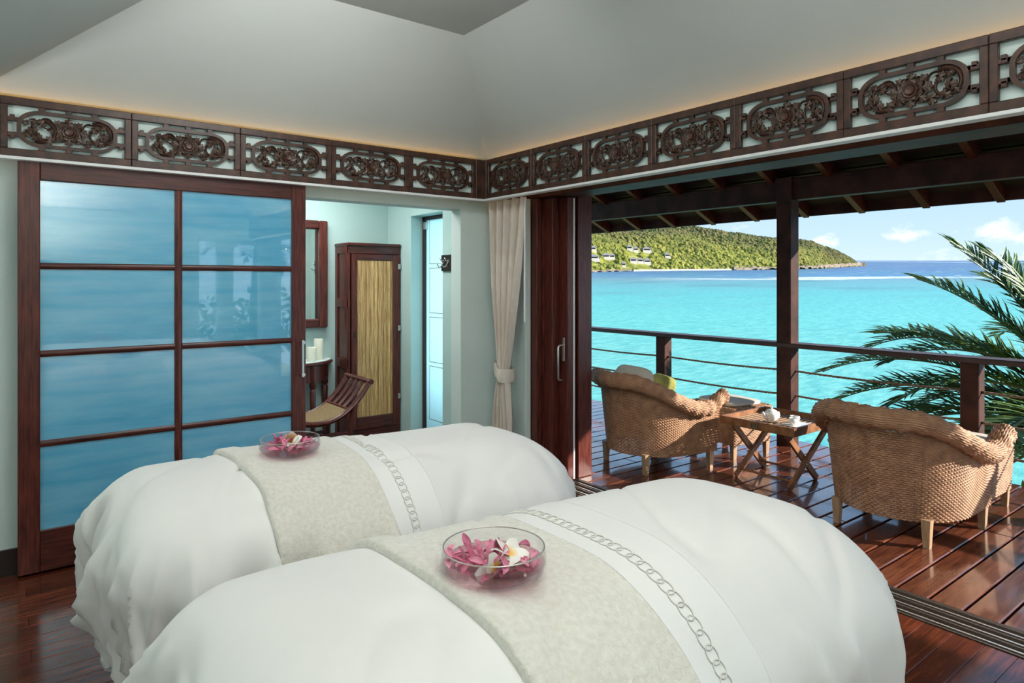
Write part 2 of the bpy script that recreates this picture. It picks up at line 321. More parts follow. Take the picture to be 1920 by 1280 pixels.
def put(o, parent=None, loc=None, rz=None, label=None, cat=None, group=None, kind=None):
    C.objects.link(o)
    if parent is not None: o.parent = parent
    if loc is not None: o.location = loc
    if rz is not None: o.rotation_euler[2] = rz
    if label: o['label'] = label
    if cat: o['category'] = cat
    if group: o['group'] = group
    if kind: o['kind'] = kind
    return o
def ob(name, mb, m_, parent=None, smooth=False, **kw):
    me = mb if isinstance(mb, bpy.types.Mesh) else mb.mesh(name, m_, smooth)
    return put(bpy.data.objects.new(name, me), parent, **kw)
def empty(name, loc=(0, 0, 0), rz=0, **kw):
    o = bpy.data.objects.new(name, None); o.empty_display_size = .1
    return put(o, None, loc, rz, **kw)
def B(*a, **k): return MB().box(*a, **k)
def struct(name, mb, m_, label, smooth=False): return ob(name, mb, m_, None, smooth, label=label, kind='structure', cat=None)
# ================================================================== ROOM SHELL
WL, WR, PEL_Y, PEL_X = 4.54, 3.43, 4.40, 3.10
fl = struct('floor', B(-2.6, 3.43, -2.3, 6.1, -.06, -.022), 'dark', 'polished dark red wooden plank floor of the treatment room')
pl_len = {}
def plank_row(parent, x0, x1, y0, wd, mname, seams, th=.022, nm='plank', gap=.0015, bev=.0015):
    xs = [x0]+seams+[x1]
    for a, b_ in zip(xs[:-1], xs[1:]):
        key = (round(b_-a, 3), mname)
        if key not in pl_len: pl_len[key] = B(0, b_-a-gap, 0, wd-gap, -th, 0, b=bev).mesh('plank', mname)
        ob(nm, pl_len[key], mname, parent, loc=(a, y0, 0))
y = -2.2; i = 0
while y < 4.5:
    plank_row(fl, -2.6, 3.43, y, .12, 'floor', [[-.2, 1.6], [.7, 2.5], [.1, 1.9]][i % 3]); y += .12; i += 1
while y < 6.0:
    plank_row(fl, .8, 3.05, y, .12, 'floor', [[1.6], [2.4]][i % 2]); y += .12; i += 1
# back wall with the opening to the dressing room
wb = MB(); wb.box(-2.6, 1.0, WL, WL+.147, 0, 2.75, b=.003); wb.box(1.0, 2.967, WL, WL+.147, 2.185, 2.75, b=.003); wb.box(2.967, 3.60, WL, WL+.147, 0, 2.75, b=.003)
struct('wall_back', wb, 'mint', 'pale mint plaster wall with the opening to the dressing room')
struct('wall_left', B(-2.7, -2.6, -2.3, 4.7, 0, 2.75), 'mint', 'pale mint plaster side wall of the room')
wr = MB(); wr.box(3.365, 3.42, 4.19, WL, 0, 2.27, b=.004); wr.box(3.43, 3.69, -2.3, WL, 2.40, 2.75)
struct('wall_right', wr, 'mint', 'narrow mint wall strip behind the curtain beside the opening')
rw = MB()   # rear wall with two tall windows
zt, zb = 2.25, .45
for x0, x1, z0, z1 in ((-2.6, 2.42, 0, 2.75), (2.42, 3.36, zt, 2.75), (2.42, 3.36, 0, zb), (2.71, 2.93, zb, zt), (3.36, 3.69, 0, 2.75)): rw.box(x0, x1, -2.35, -2.2, z0, z1)
struct('wall_rear', rw, 'mint', 'mint wall at the rear with two tall narrow windows')
for n_, (x0, x1) in ((2, (2.42, 2.71)), (3, (2.93, 3.36))):
    f_ = MB()
    for a in ((x0, x0+.02, zb, zt), (x1-.02, x1, zb, zt), (x0, x1, zb, zb+.02), (x0, x1, zt-.02, zt), (x0, x1, .93, .945)): f_.box(a[0], a[1], -2.31, -2.27, a[2], a[3])
    wo = struct('window_%d' % n_, f_, 'white', 'tall narrow window in the rear wall %s' % ('farther from the veranda' if n_ == 2 else 'nearer the veranda'))
    ob('pane', B(x0+.02, x1-.02, -2.295, -2.29, zb+.02, zt-.02, b=.0005), 'glass', wo)
# vaulted ceiling
FZ, bz = 3.30, 2.65
fx0, fx1, fy0, fy1 = .846, 2.487, -1.2, 3.763
bx0, bx1, by0, by1 = -.11, 3.20, -1.93, 4.49
cv = [(bx0, by0, bz), (bx1, by0, bz), (bx1, by1, bz), (bx0, by1, bz), (fx0, fy0, FZ), (fx1, fy0, FZ), (fx1, fy1, FZ), (fx0, fy1, FZ),
      (-2.65, -2.35, bz), (3.6, -2.35, bz), (3.6, 4.6, bz), (-2.65, 4.6, bz)]
cf = [(4, 7, 6, 5), (0, 1, 5, 4), (1, 2, 6, 5), (2, 3, 7, 6), (3, 0, 4, 7), (0, 8, 9, 1), (1, 9, 10, 2), (2, 10, 11, 3), (3, 11, 8, 0)]
cm = MB().add(cv, cf); ce = struct('ceiling', cm, 'ceil', 'pale vaulted plaster ceiling rising to a flat top')
sm = ce.modifiers.new('thick', 'SOLIDIFY'); sm.thickness = .08; sm.offset = 0
# roof over the room keeps the sky out
struct('roof', MB().add([(-2.8, -2.5, 3.3), (3.9, -2.5, 3.46), (3.9, 7.6, 3.46), (-2.8, 7.6, 3.3), (1, -.5, 4.6), (1, 4, 4.6)], [(0, 1, 4), (1, 2, 5, 4), (2, 3, 5), (3, 0, 4, 5)]), 'vroof', 'grey shingle roof above the treatment room')
lp = empty('fill_lamp_ceiling', (1.35, .9, FZ), label='square frosted fill lamp panel added in the flat ceiling', cat='lamp')  # invented fixture, out of frame, to carry the ceiling fill
fr = MB()
for a in ((-.85, -.8, -1.15, 1.15), (.8, .85, -1.15, 1.15), (-.85, .85, -1.15, -1.1), (-.85, .85, 1.1, 1.15)): fr.box(*a, -.075, -.02)
ob('lamp_frame', fr, 'white', lp); ob('diffuser', B(-.8, .8, -1.1, 1.1, -.045, -.03), 'fillglass', lp)
ww = empty('fill_lamp_wall', (1.3, 2.66, FZ), label='long added fill lamp under the flat ceiling, facing the back wall', cat='lamp')  # invented housing, out of frame, for the back wall fill
ob('lamp_housing', B(-.54, .54, -.03, .03, -.075, -.02), 'white', ww); ob('diffuser', B(-.52, .52, .03, .034, -.07, -.03, b=.001), 'fillglass', ww)
for (x, y), lab in (((.2, -1.1), 'slender floor uplighter near the rear windows, added as fill light'), ((-1.4, 2.6), 'slender floor uplighter by the left wall, added as fill light')):
    ul = empty('fill_floor_lamp', (x, y, 0), label=lab, cat='lamp')  # made-up stands, out of frame, for the ceiling bounce lights
    ob('lamp_base', MB().lathe([(.001, 0), (.15, 0), (.15, .015), (.02, .03), (.001, .03)], 24), 'steel', ul, smooth=40); ob('pole', MB().tube([(0, 0, .02), (0, 0, 1.74)], .014, 10), 'steel', ul, smooth=50)
    ob('lamp_shade', MB().lathe([(.02, 1.72), (.18, 1.76), (.36, 1.85), (.352, 1.85), (.17, 1.768), (.02, 1.73)], 32), 'white', ul, smooth=50)
bs = struct('baseboard_back', B(-2.6, .9, WL-.018, WL, 0, .14), 'blackbase', 'dark wooden baseboard along the mint back wall')
# dressing room
struct('wall_dressing_back', B(.7, 3.35, 6.0, 6.1, 0, 2.7), 'mint2', 'aqua back wall of the dressing room with the mirror')
struct('wall_dressing_left', B(.7, .8, WL+.147, 6.0, 0, 2.7), 'mint2', 'aqua side wall of the dressing room')
dr = MB(); dr.box(3.05, 3.35, WL+.147, 4.96, 0, 2.7, b=.004); dr.box(3.05, 3.35, 5.525, 6.0, 0, 2.7, b=.004); dr.box(3.05, 3.35, 4.96, 5.525, 2.21, 2.7, b=.004)
struct('wall_dressing_right', dr, 'mint2', 'aqua dressing room wall with the tall window recess')
struct('ceiling_dressing', B(.7, 3.35, WL+.147, 6.1, 2.7, 2.8), 'ceil', 'pale ceiling of the dressing room')
w1 = empty('window_1', (3.2, 5.24, 0), kind='structure', label='tall frosted blue window with etched lines in the dressing room recess')
fr = MB()
for a in ((-.025, .025, -.28, -.245, 0, 2.21), (-.025, .025, .245, .285, 0, 2.21), (-.025, .025, -.28, .285, 2.175, 2.21), (-.025, .025, -.28, .285, 0, .06)): fr.box(*a)
ob('window_frame', fr, 'blackbase', w1); ob('pane', B(-.004, .004, -.245, .245, .06, 2.175, b=.001), 'frost', w1)
ob('hinge_clamp', B(-.03, .012, .215, .262, 2.09, 2.16), 'steel', w1)
for z0 in (.30, .84, 1.30, 1.76):
    et = MB(); z1 = z0+(.50 if z0 < .5 else .42)
    for a in ((-.19, .19, z0, z0+.006), (-.19, .19, z1, z1+.006), (-.19, -.184, z0, z1), (.184, .19, z0, z1)): et.box(-.0056, -.0046, a[0], a[1], a[2], a[3], b=.0002)
    ob('etched_line', et, 'rock', w1, label='etched rectangle of thin lines')
# ------------------------------------------------------------------ veranda deck
dk = struct('deck', B(3.69, 6.32, -2.4, 8.2, -.16, -.045), 'dark', 'veranda deck of reddish brown boards')
y = -2.3; i = 0
while y < 8.1:
    sm_ = [[5.0], [4.45], [5.6], []][i % 4]
    xs = [3.70]+sm_+[6.34]
    for a, b_ in zip(xs[:-1], xs[1:]):
        key = (round(b_-a, 3), 'deck')
        if key not in pl_len: pl_len[key] = B(0, b_-a-.003, 0, .141, -.045, 0, b=.005).mesh('deck_board', 'deck')
        ob('deck_board', pl_len[key], 'deck', dk, loc=(a, y, 0))
    y += .153; i += 1
tr = struct('trim_3', B(3.432, 3.692, -2.3, 4.2, -.03, -.012), 'alu', 'bronze sliding door track set in the floor at the veranda opening')
for x in (3.437, 3.468, 3.515, 3.545, 3.592, 3.622, 3.668, 3.684): ob('track_rail', B(x-.005, x+.005, -2.3, 4.2, -.012, .006, b=.002), 'steel' if x in (3.468, 3.545, 3.622) else 'alu', tr)
# ------------------------------------------------------------------ head beam and stacked sliding glass doors
struct('trim_4', B(3.435, 3.69, -2.3, WL, 2.275, 2.40, b=.004), 'verw', 'dark red head beam above the veranda opening')
def leaf(n_, x0, x1, ye, lab, handle=False):
    e_ = empty('door_%d' % n_, ((x0+x1)/2, ye, 0), kind='structure', label=lab)
    hx = (x1-x0)/2; yl = 4.52-ye
    for a, b_ in ((0, .11), (yl-.10, yl)): ob('stile', B(-hx, hx, a, b_, .01, 2.272, b=.005), 'mahog', e_)
    for z0, z1 in ((.01, .19), (2.15, 2.272)): ob('door_rail', B(-hx+.004, hx-.004, .11, yl-.10, z0, z1), 'mahog', e_)
    ob('pane', B(-.006, .006, .11, yl-.10, .19, 2.15, b=.001), 'glass', e_)
    ob('glazing_bead', B(-hx-.006, -hx+.012, .11, .128, .19, 2.15), 'mahog', e_)
    if handle:
        ob('weather_strip', B(hx-.021, hx-.005, -.006, .001, .02, 2.265, b=.001), 'white', e_)
        hd = ob('handle_plate', B(-hx-.012, -hx, .030, .062, .96, 1.15, b=.004), 'steel', e_)
        ob('handle', MB().tube([(-hx-.008, .046, 1.09), (-hx-.05, .046, 1.09), (-hx-.062, .046, 1.075), (-hx-.062, .046, .83), (-hx-.055, .046, .815), (-hx-.02, .046, .81)], .0085, 10), 'steel', hd, smooth=50)
    return e_
leaf(2, 3.562, 3.64, 3.90, 'outermost stacked sliding glass door with the steel lever handle', True)
leaf(3, 3.488, 3.548, 4.00, 'middle of the stacked dark red sliding glass doors')
leaf(4, 3.425, 3.478, 4.12, 'innermost stacked sliding glass door next to the curtain')
struct('trim_5', B(3.705, 3.86, 3.93, 4.10, 0, 2.6, b=.006), 'mahog', 'outer dark red door post standing on the deck')
struct('wall_outside', B(3.66, 3.84, 4.10, 8.2, 0, 3.2), 'mint', 'outer wall of the house beyond the door post')
# ================================================================== PELMET with carved panels
PW, PH = .607, .315
T = .026
def panel_mesh():
    mb = MB(); w2, h2 = PW/2, PH/2
    bt, bs_ = .042, .034
    mb.box(-w2+.0008, w2-.0008, 0, T, h2-bt, h2, b=.003); mb.box(-w2+.0008, w2-.0008, 0, T, -h2, -h2+bt, b=.003)
    for s in (-1, 1): mb.box(*(sorted((s*(w2-.0008), s*(w2-bs_)))), 0, T, -h2+bt, h2-bt, b=.003)
    # cartouche ring
    def outline(a, c, r_, n=9):
        pts = []
        for sx_, sz, q in ((1, 1, 0), (-1, 1, 1), (-1, -1, 2), (1, -1, 3)):
            for k in range(n+1):
                th = q*PI/2+PI/2*k/n
                # S-shaped shoulder
                cx, cz = sx_*(a-r_*1.35), sz*(c-r_)
                pts.append((cx+1.35*r_*math.cos(th), cz+r_*math.sin(th)))
        return pts
    o_ = outline(.232, .098, .080); i_ = outline(.212, .080, .064)
    mb.ringprism(o_, i_, .001, T-.001)
    # bridges: three above and below, two small ones on each side
    for sz in (-1, 1):
        for x in (-.122, 0, .122):
            z0, z1 = sorted((sz*.095, sz*(h2-bt+.002))); mb.box(x-.015, x+.015, .002, T-.002, z0, z1)
    for s in (-1, 1):
        for z in (-.040, .040):
            x0, x1 = sorted((s*.222, s*(w2-bs_+.002))); mb.box(x0, x1, .002, T-.002, z-.011, z+.011)
            x0, x1 = sorted((s*.240, s*.262)); zz = z+(.012 if z > 0 else -.012); mb.box(x0, x1, .002, T-.002, zz-.012, zz+.012)
        x0, x1 = sorted((s*.206, s*.240)); mb.box(x0, x1, .002, T-.002, -.05, -.028); mb.box(x0, x1, .002, T-.002, .028, .05)
    return mb.mesh('carved_panel', 'fret')
def leaf_mesh(sz=1):
    prof = [(0, -.2), (.18, -.05), (.42, -.12), (.36, .18), (.55, .34), (.34, .50), (.34, .74), (.14, .74), (0, 1.0)]
    pts = prof+[(-x, z) for x, z in prof[::-1][1:-1]]
    n = len(pts); vs_ = [(p[0]*sz, -.05*sz-.04*abs(p[0])*sz, p[1]*sz) for p in pts]+[(p[0]*sz, .22*sz, p[1]*sz) for p in pts]+[(0, -.20*sz, .25*sz), (0, -.16*sz, .55*sz)]
    fs = []
    for i in range(n):
        j = (i+1) % n; fs.append((i, j, n+j, n+i))
        c = 2*n+1 if (pts[i][1]+pts[j][1])/2 > .4 else 2*n
        fs.append((i, j, c))
    fs += [(2*n, 2*n+1, 5), (2*n, 2*n+1, n-5), tuple(range(2*n-1, n-1, -1))]
    me = MB().add(vs_, fs).mesh('carved_leaf', 'leafwood'); return me
LEAF = leaf_mesh(.05)
def scroll_mesh():
    pts = []; rad = []
    for k in range(26):
        t_ = k/25
        th = -PI*.62+t_*PI*1.95; r_ = .068*(1-.62*t_**1.5)
        pts.append((-.006-r_*math.cos(th)*1.05, 0, r_*math.sin(th)*.98)); rad.append(.0118*(1-.45*t_))
    return MB().tube(pts, rad, 6, up=(0, 1, 0)).mesh('carved_scroll', 'fret', smooth=60)
SCROLL = scroll_mesh()
def flower_mesh():
    mb = MB(); mb.lathe([(.001, -.012), (.012, -.012), (.019, -.015), (.021, -.012), (.021, -.004), (.025, -.008), (.031, -.009), (.035, -.003), (.035, .02), (.001, .02)], 18)
    for v in range(len(mb.v)):
        x, y_, z = mb.v[v]; r_ = math.hypot(x, y_); a = math.atan2(y_, x)
        if r_ > .024: x *= 1+.09*math.cos(8*a); y_ *= 1+.09*math.cos(8*a)
        mb.v[v] = (x, z, y_)
    return mb.mesh('carved_flower', 'fret', smooth=35)
FLOWER = flower_mesh(); PANEL = panel_mesh()
CURL = MB().tube([(.006*math.cos(a)*(1+a/5), 0, .006*math.sin(a)*(1+a/5)) for a in np.linspace(0, 7.5, 22)], [.0045]*22, 5, up=(0, 1, 0)).mesh('carved_curl', 'fret', smooth=60)
leaf_spots = []
for a in (90, 270): leaf_spots.append((.0, .030*(1 if a == 90 else -1), a-90, 1.05, 0))
for s in (-1, 1):
    leaf_spots += [(s*.034, 0, -90*s, 1.35, .002), (s*.030, .026, -48*s, 1.0, .004), (s*.030, -.026, -132*s, 1.0, .004),
                   (s*.085, -.040, -170*s, .95, -.001), (s*.128, -.036, -120*s, .95, 0), (s*.118, .018, -20*s, .85, -.002),
                   (s*.150, .036, -60*s, .7, 0), (s*.146, -.004, -100*s, 1.0, -.003), (s*.172, -.020, -140*s, .75, .001)]
def carved_panel(parent, loc, rz, scale=1):
    p = ob('carved_panel', PANEL, 'fret', parent, loc=loc, rz=rz); p.scale = (scale, 1, 1)
    ob('carved_flower', FLOWER, 'fret', p, loc=(0, .004, 0))
    for x, z, a, s, dy in leaf_spots:
        o_ = ob('carved_leaf', LEAF, 'leafwood', p, loc=(x, .008+dy, z)); o_.rotation_euler = (random.uniform(-.12, .12), math.radians(-a), 0); o_.scale = (s, 1, s)
    for s in (-1, 1):
        o_ = ob('carved_scroll', SCROLL, 'fret', p, loc=(s*.132, .012, 0)); o_.scale = (-s*-1, 1, 1)
        if s > 0: o_.rotation_euler = (0, PI, 0); o_.scale = (1, 1, 1)
        o_ = ob('carved_scroll', SCROLL, 'fret', p, loc=(s*.102, .015, .026)); o_.scale = (.5, 1, .52); o_.rotation_euler = (0, -2.1*s if s < 0 else 1.0, 0)
        for z in (-.03, .03): ob('carved_curl', CURL, 'fret', p, loc=(s*.196, .012, z))
pel1 = struct('trim_1', MB().box(-.66, 3.17, PEL_Y+.034, PEL_Y+.044, 2.265, 2.58), 'backing', 'pelmet of carved dark wood panels along the back wall')
pel2 = struct('trim_2', MB().box(PEL_X+.034, PEL_X+.044, -2.2, 4.44, 2.265, 2.58), 'backing', 'pelmet of carved dark wood panels above the veranda opening')
PZ = 2.265+PH/2
ob('corner_post', B(PEL_X-.075, PEL_X+.03, PEL_Y-.002, PEL_Y+.03, 2.265, 2.58, b=.003), 'fret', pel1)
ob('corner_post', B(PEL_X-.002, PEL_X+.03, PEL_Y-.03, PEL_Y, 2.265, 2.58, b=.003), 'fret', pel2)
for k_ in range(6): carved_panel(pel1, (PEL_X-.075-PW*(k_+.5), PEL_Y, PZ), 0)
for k_ in range(11): carved_panel(pel2, (PEL_X, PEL_Y-.03-.5735*(k_+.5), PZ), -PI/2, .5735/PW)
ob('bottom_board', B(-.66, PEL_X+.02, PEL_Y-.012, PEL_Y+.05, 2.247, 2.264, b=.002), 'white', pel1)
ob('bottom_board', B(PEL_X-.012, PEL_X+.05, -2.2, PEL_Y+.05, 2.247, 2.264, b=.002), 'white', pel2)
ob('cove_strip', B(-.66, 3.1, PEL_Y+.06, PEL_Y+.075, 2.535, 2.548), 'glow', pel1, label='warm light strip hidden behind the pelmet')
ob('cove_strip', B(PEL_X+.06, PEL_X+.075, -1.8, 4.4, 2.535, 2.548), 'glow', pel2, label='warm light strip hidden behind the pelmet')
# ================================================================== BLUE SLIDING DOOR
d1 = empty('door_1', (.066, 4.435, 0), kind='structure', label='sliding door with dark red frame and eight blue opaline glass panes')
DW = 1.641-.066; ZT = 2.30
for a, b_ in ((0, .099), (DW-.095, DW)): ob('stile', B(a, b_, 0, .042, .012, ZT, b=.004), 'mahog', d1)
for z0, z1 in ((.012, .236), (2.152, ZT)): ob('door_rail', B(.099, DW-.095, .001, .041, z0, z1, b=.004), 'mahog_h', d1)
zc = [.236, .69, .728, 1.184, 1.22, 1.664, 1.702, 2.152]
xm = (.767, .809)
def mull(a, b_, horiz):
    mb = MB(); n = 8
    return mb
bars = ob('mullion', MB().prism([(xm[0], .236), (xm[1], .236), (xm[1], 2.152), (xm[0], 2.152)], .012, .036), 'mahog', d1)
ob('mullion', MB().tube([((xm[0]+xm[1])/2, .012, .236), ((xm[0]+xm[1])/2, .012, 2.152)], .019, 10, flat=.55, up=(0, 1, 0)), 'mahog', d1, smooth=40)
for z0, z1 in ((.69, .728), (1.184, 1.22), (1.664, 1.702)):
    for a, b_ in ((.099, xm[0]), (xm[1], DW-.095)):
        ob('glazing_bar', MB().tube([(a, .016, (z0+z1)/2), (b_, .016, (z0+z1)/2)], .0185, 10, flat=.62, up=(0, 1, 0)), 'mahog_h', d1, smooth=40)
for r_ in range(4):
    for a, b_ in ((.095, xm[0]+.004), (xm[1]-.004, DW-.091)):
        me = B(-(b_-a)/2, (b_-a)/2, -.003, .003, -.235, .235, b=.0005).mesh('pane', 'blue')
        ob('pane', me, 'blue', d1, loc=((a+b_)/2, .024, (zc[2*r_]+zc[2*r_+1])/2))
hd = ob('door_handle', MB().tube([(DW-.037, -.045, .955), (DW-.037, -.045, 1.205)], .0085, 12), 'chrome', d1, smooth=50)
for z in (.972, 1.188): ob('handle_mount', MB().tube([(DW-.037, .002, z), (DW-.037, -.040, z)], .008, 10).tube([(DW-.037, -.030, z), (DW-.037, -.060, z)], .0125, 12), 'chrome', hd, smooth=50)
# ================================================================== VERANDA STRUCTURE
RX = 6.06
post_y = [-1.17, .39, 1.945, 3.50, 5.05, 6.6]
ra = empty('railing', (RX, 3.5, 0), kind='structure', label='veranda railing with dark handrail, posts and three rope lines')
for y in post_y:
    if abs(y-3.5) > .1: ob('post', B(-.0, .13, y-3.5-.065, y-3.5+.065, -.2, .955, b=.005), 'verw', ra)
ob('handrail', B(-.035, .165, -5.0, 4.6, .955, 1.0, b=.006), 'rail', ra)
for z in (.725, .485, .245):
    for a, b_ in zip(post_y[:-1], post_y[1:]):
        n = 60; pts0 = []; sag = .012
        for j in range(3):
            pts = [(.06+.0055*math.cos(2*PI*j/3+k_*1.15), a-3.5+.065+(b_-a-.13)*k_/n, z-sag*4*(k_/n)*(1-k_/n)+.0055*math.sin(2*PI*j/3+k_*1.15)) for k_ in range(n+1)]
            pts0.append(pts)
        mb = MB()
        for pts in pts0: mb.tube(pts, .0062, 5, cap=False)
        ro = ob('rope', mb, 'rope', ra, smooth=True)
        for s_, yy in ((-1, a+.072), (1, b_-.072)): ob('rope_end', MB().lathe([(.001, -.01), (.014, -.01), (.014, .01), (.001, .01)], 10, c=(.06, yy-3.5, z)), 'blackbase', ro, smooth=40)
col_ = empty('veranda_post', (RX-.01, 3.5, 0), kind='structure', label='square dark wooden post carrying the veranda beam')
ob('post_shaft', B(-.02, .13, -.075, .075, -.2, 2.38, b=.006), 'verw', col_); ob('post_cap', B(-.028, .138, -.083, .083, 2.375, 2.61, b=.004), 'verw', col_)
vr = empty('veranda_roof', (0, 0, 0), kind='structure', label='dark timber veranda roof with rafters and eave beam')
ob('beam', B(6.055, 6.17, -5.1, 3.42, 2.385, 2.595, b=.006), 'verw', vr); ob('beam', B(6.055, 6.17, 3.58, 8.4, 2.385, 2.595, b=.006), 'verw', vr)
def rz_(x): return 2.60-.45*(x-6.05)
y = -5.0
while y < 8.4:
    ob('rafter', MB().bar((3.70, y+.045, rz_(3.70)+.03), (6.74, y+.045, rz_(6.74)+.03), .062, .115), 'mahog', vr); y += .573
for k_ in range(15):
    x = 3.72+k_*.205
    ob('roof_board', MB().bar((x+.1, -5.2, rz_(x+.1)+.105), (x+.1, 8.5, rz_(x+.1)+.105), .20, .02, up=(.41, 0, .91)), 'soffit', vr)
ob('eave_fascia', B(6.73, 6.77, -5.2, 8.5, rz_(6.75)+.0, rz_(6.75)+.14), 'verw', vr)
ob('roof_cover', MB().bar((3.6, 1.65, rz_(3.6)+.15), (6.82, 1.65, rz_(6.82)+.15), 13.8, .03), 'vroof', vr)
# ================================================================== CURTAIN
cu = empty('curtain', (3.22, 4.3, 0), label='beige linen curtain gathered by a tieback beside the veranda opening', cat='curtain')
def curtain_pt(s, z):
    # s 0..1 across (0 wall end, 1 room end)
    tie = .87
    if z > tie:
        k_ = (z-tie)/(2.26-tie); kk = min(1, k_)**.75
        y0 = 4.325+(.145)*kk+.02*math.sin(k_*3); y1 = 4.245-(.235)*kk
    else:
        k_ = (tie-z)/tie; kk = min(1, k_*2.2)**.8
        y0 = 4.325+.085*kk; y1 = 4.245-.05*kk
    ww = y0-y1; npl = 9
    amp = .030+.012*(1-ww/.46)
    ph = 2*PI*npl*s+.7*math.sin(5*s)
    return (3.262-(.058+.02*math.sin(3.1*s*npl))*abs(math.sin(ph/2))**.8+.004*math.sin(1.3*ph+z*3), y0+(y1-y0)*s+.004*math.sin(z*7+ph), z)
P = [[Vector(curtain_pt(s, z))-Vector((3.22, 4.3, 0)) for s in np.linspace(0, 1, 150)] for z in list(np.linspace(2.255, .95, 34))+list(np.linspace(.93, .78, 10))+list(np.linspace(.75, .03, 16))]
ob('curtain_cloth', MB().grid(P), 'linen', cu, smooth=True)
tb = []
for k_ in range(40):
    a = 2*PI*k_/40; x, yy = .072*math.cos(a), .068*math.sin(a)
    lift = .055*max(0, math.sin(a))**1.2
    tb.append([(x*1.0+.015, yy-.012+(.03 if math.sin(a) > .6 else 0), .785+lift), (x*1.14+.015, yy*1.08-.012+(.03 if math.sin(a) > .6 else 0), .82+lift), (x*1.06+.015, yy*1.04-.012+(.035 if math.sin(a) > .6 else 0), .895+lift*1.3)])
ob('tieback', MB().grid(tb, closed_u=True), 'linen', cu, smooth=True)
ob('draw_rod', B(-.006, .006, -.285, -.273, 1.28, 2.25, b=.002), 'white', cu, label='white curtain draw rod')
# ================================================================== MASSAGE TABLES AND BEDDING
RV, LF, LH, ZTOP = .26, -.87, .43, .905
def bed_pt(a, b_, seed, off=0.0):
    kf = min(1, max(0, (-.25-a)/.55)); kf = kf*kf*(3-2*kf)
    R0 = .34-.13*kf; LB = .46-R0
    ea = a-LF if a < LF else (a-LH if a > LH else 0.0)
    eb = max(abs(b_)-LB, 0)*(1 if b_ > 0 else -1)
    ca = max(LF, min(LH, a)); cb = max(-LB, min(LB, b_))
    d = math.hypot(ea, eb)
    am = (a-(LF+LH)/2)/((LH-LF)/2+.30)
    dome = .035*max(0, 1-(b_/.40)**2)*max(0, 1-am**4)
    dx, dy = (0, 0) if d < 1e-6 else (ea/d, eb/d)
    arc = .48-.12*kf; rv = RV-.05*kf
    th = min(d/arc, 1)*PI/2; down = max(0, d-arc)
    rr = R0*math.sin(th); z = ZTOP+dome-rv+rv*math.cos(th)-down
    dd = min(1, max(0, (d-.14)/.42)); dd = dd*dd*(3-2*dd)
    phi = math.atan2(dy, dx) if d > 1e-6 else 0
    per = ca*abs(dy)+cb*abs(dx)+phi*.42
    kk = min(1, max(0, (-.15-a)/.5))
    wob = mn.noise(Vector((ca*2.2+dx, cb*2.2+dy, d*1.6+seed)))
    qx, qy = ca+dx*.32, cb+dy*.32
    f1 = (1-abs(mn.noise(Vector((qx*5.0+wob*.5, qy*5.0, d*.9+seed+2)))))**5; f2 = (1-abs(mn.noise(Vector((qx*8.5, qy*8.5+wob*.6, d*1.5+seed+6)))))**6
    fold = f1*1.6+f2*.8-.8
    rr += dd*((.018+.045*kk)*fold+.012)-down*.20*kk
    if a < LF: rr -= .15*dd*math.exp(-((b_-.13-.12*d)/.10)**2)*min(1, (LF-a)/.2)
    x, y = ca+dx*rr, cb+dy*rr
    nz = mn.noise(Vector((a*2.2+seed*7, b_*2.4, seed)))*.016+mn.noise(Vector((a*4+seed, b_*4.0, seed*3)))*.005
    cr = abs(mn.noise(Vector((a*3.1-b_*2.2+seed*5, b_*1.1+a*.8, seed+4)))); nz -= .013*max(0, 1-cr*9)
    x += dx*nz*dd; y += dy*nz*dd; z += nz*(1-dd*.9)
    return (x, y, max(z, .03+.01*math.sin(per*20)))
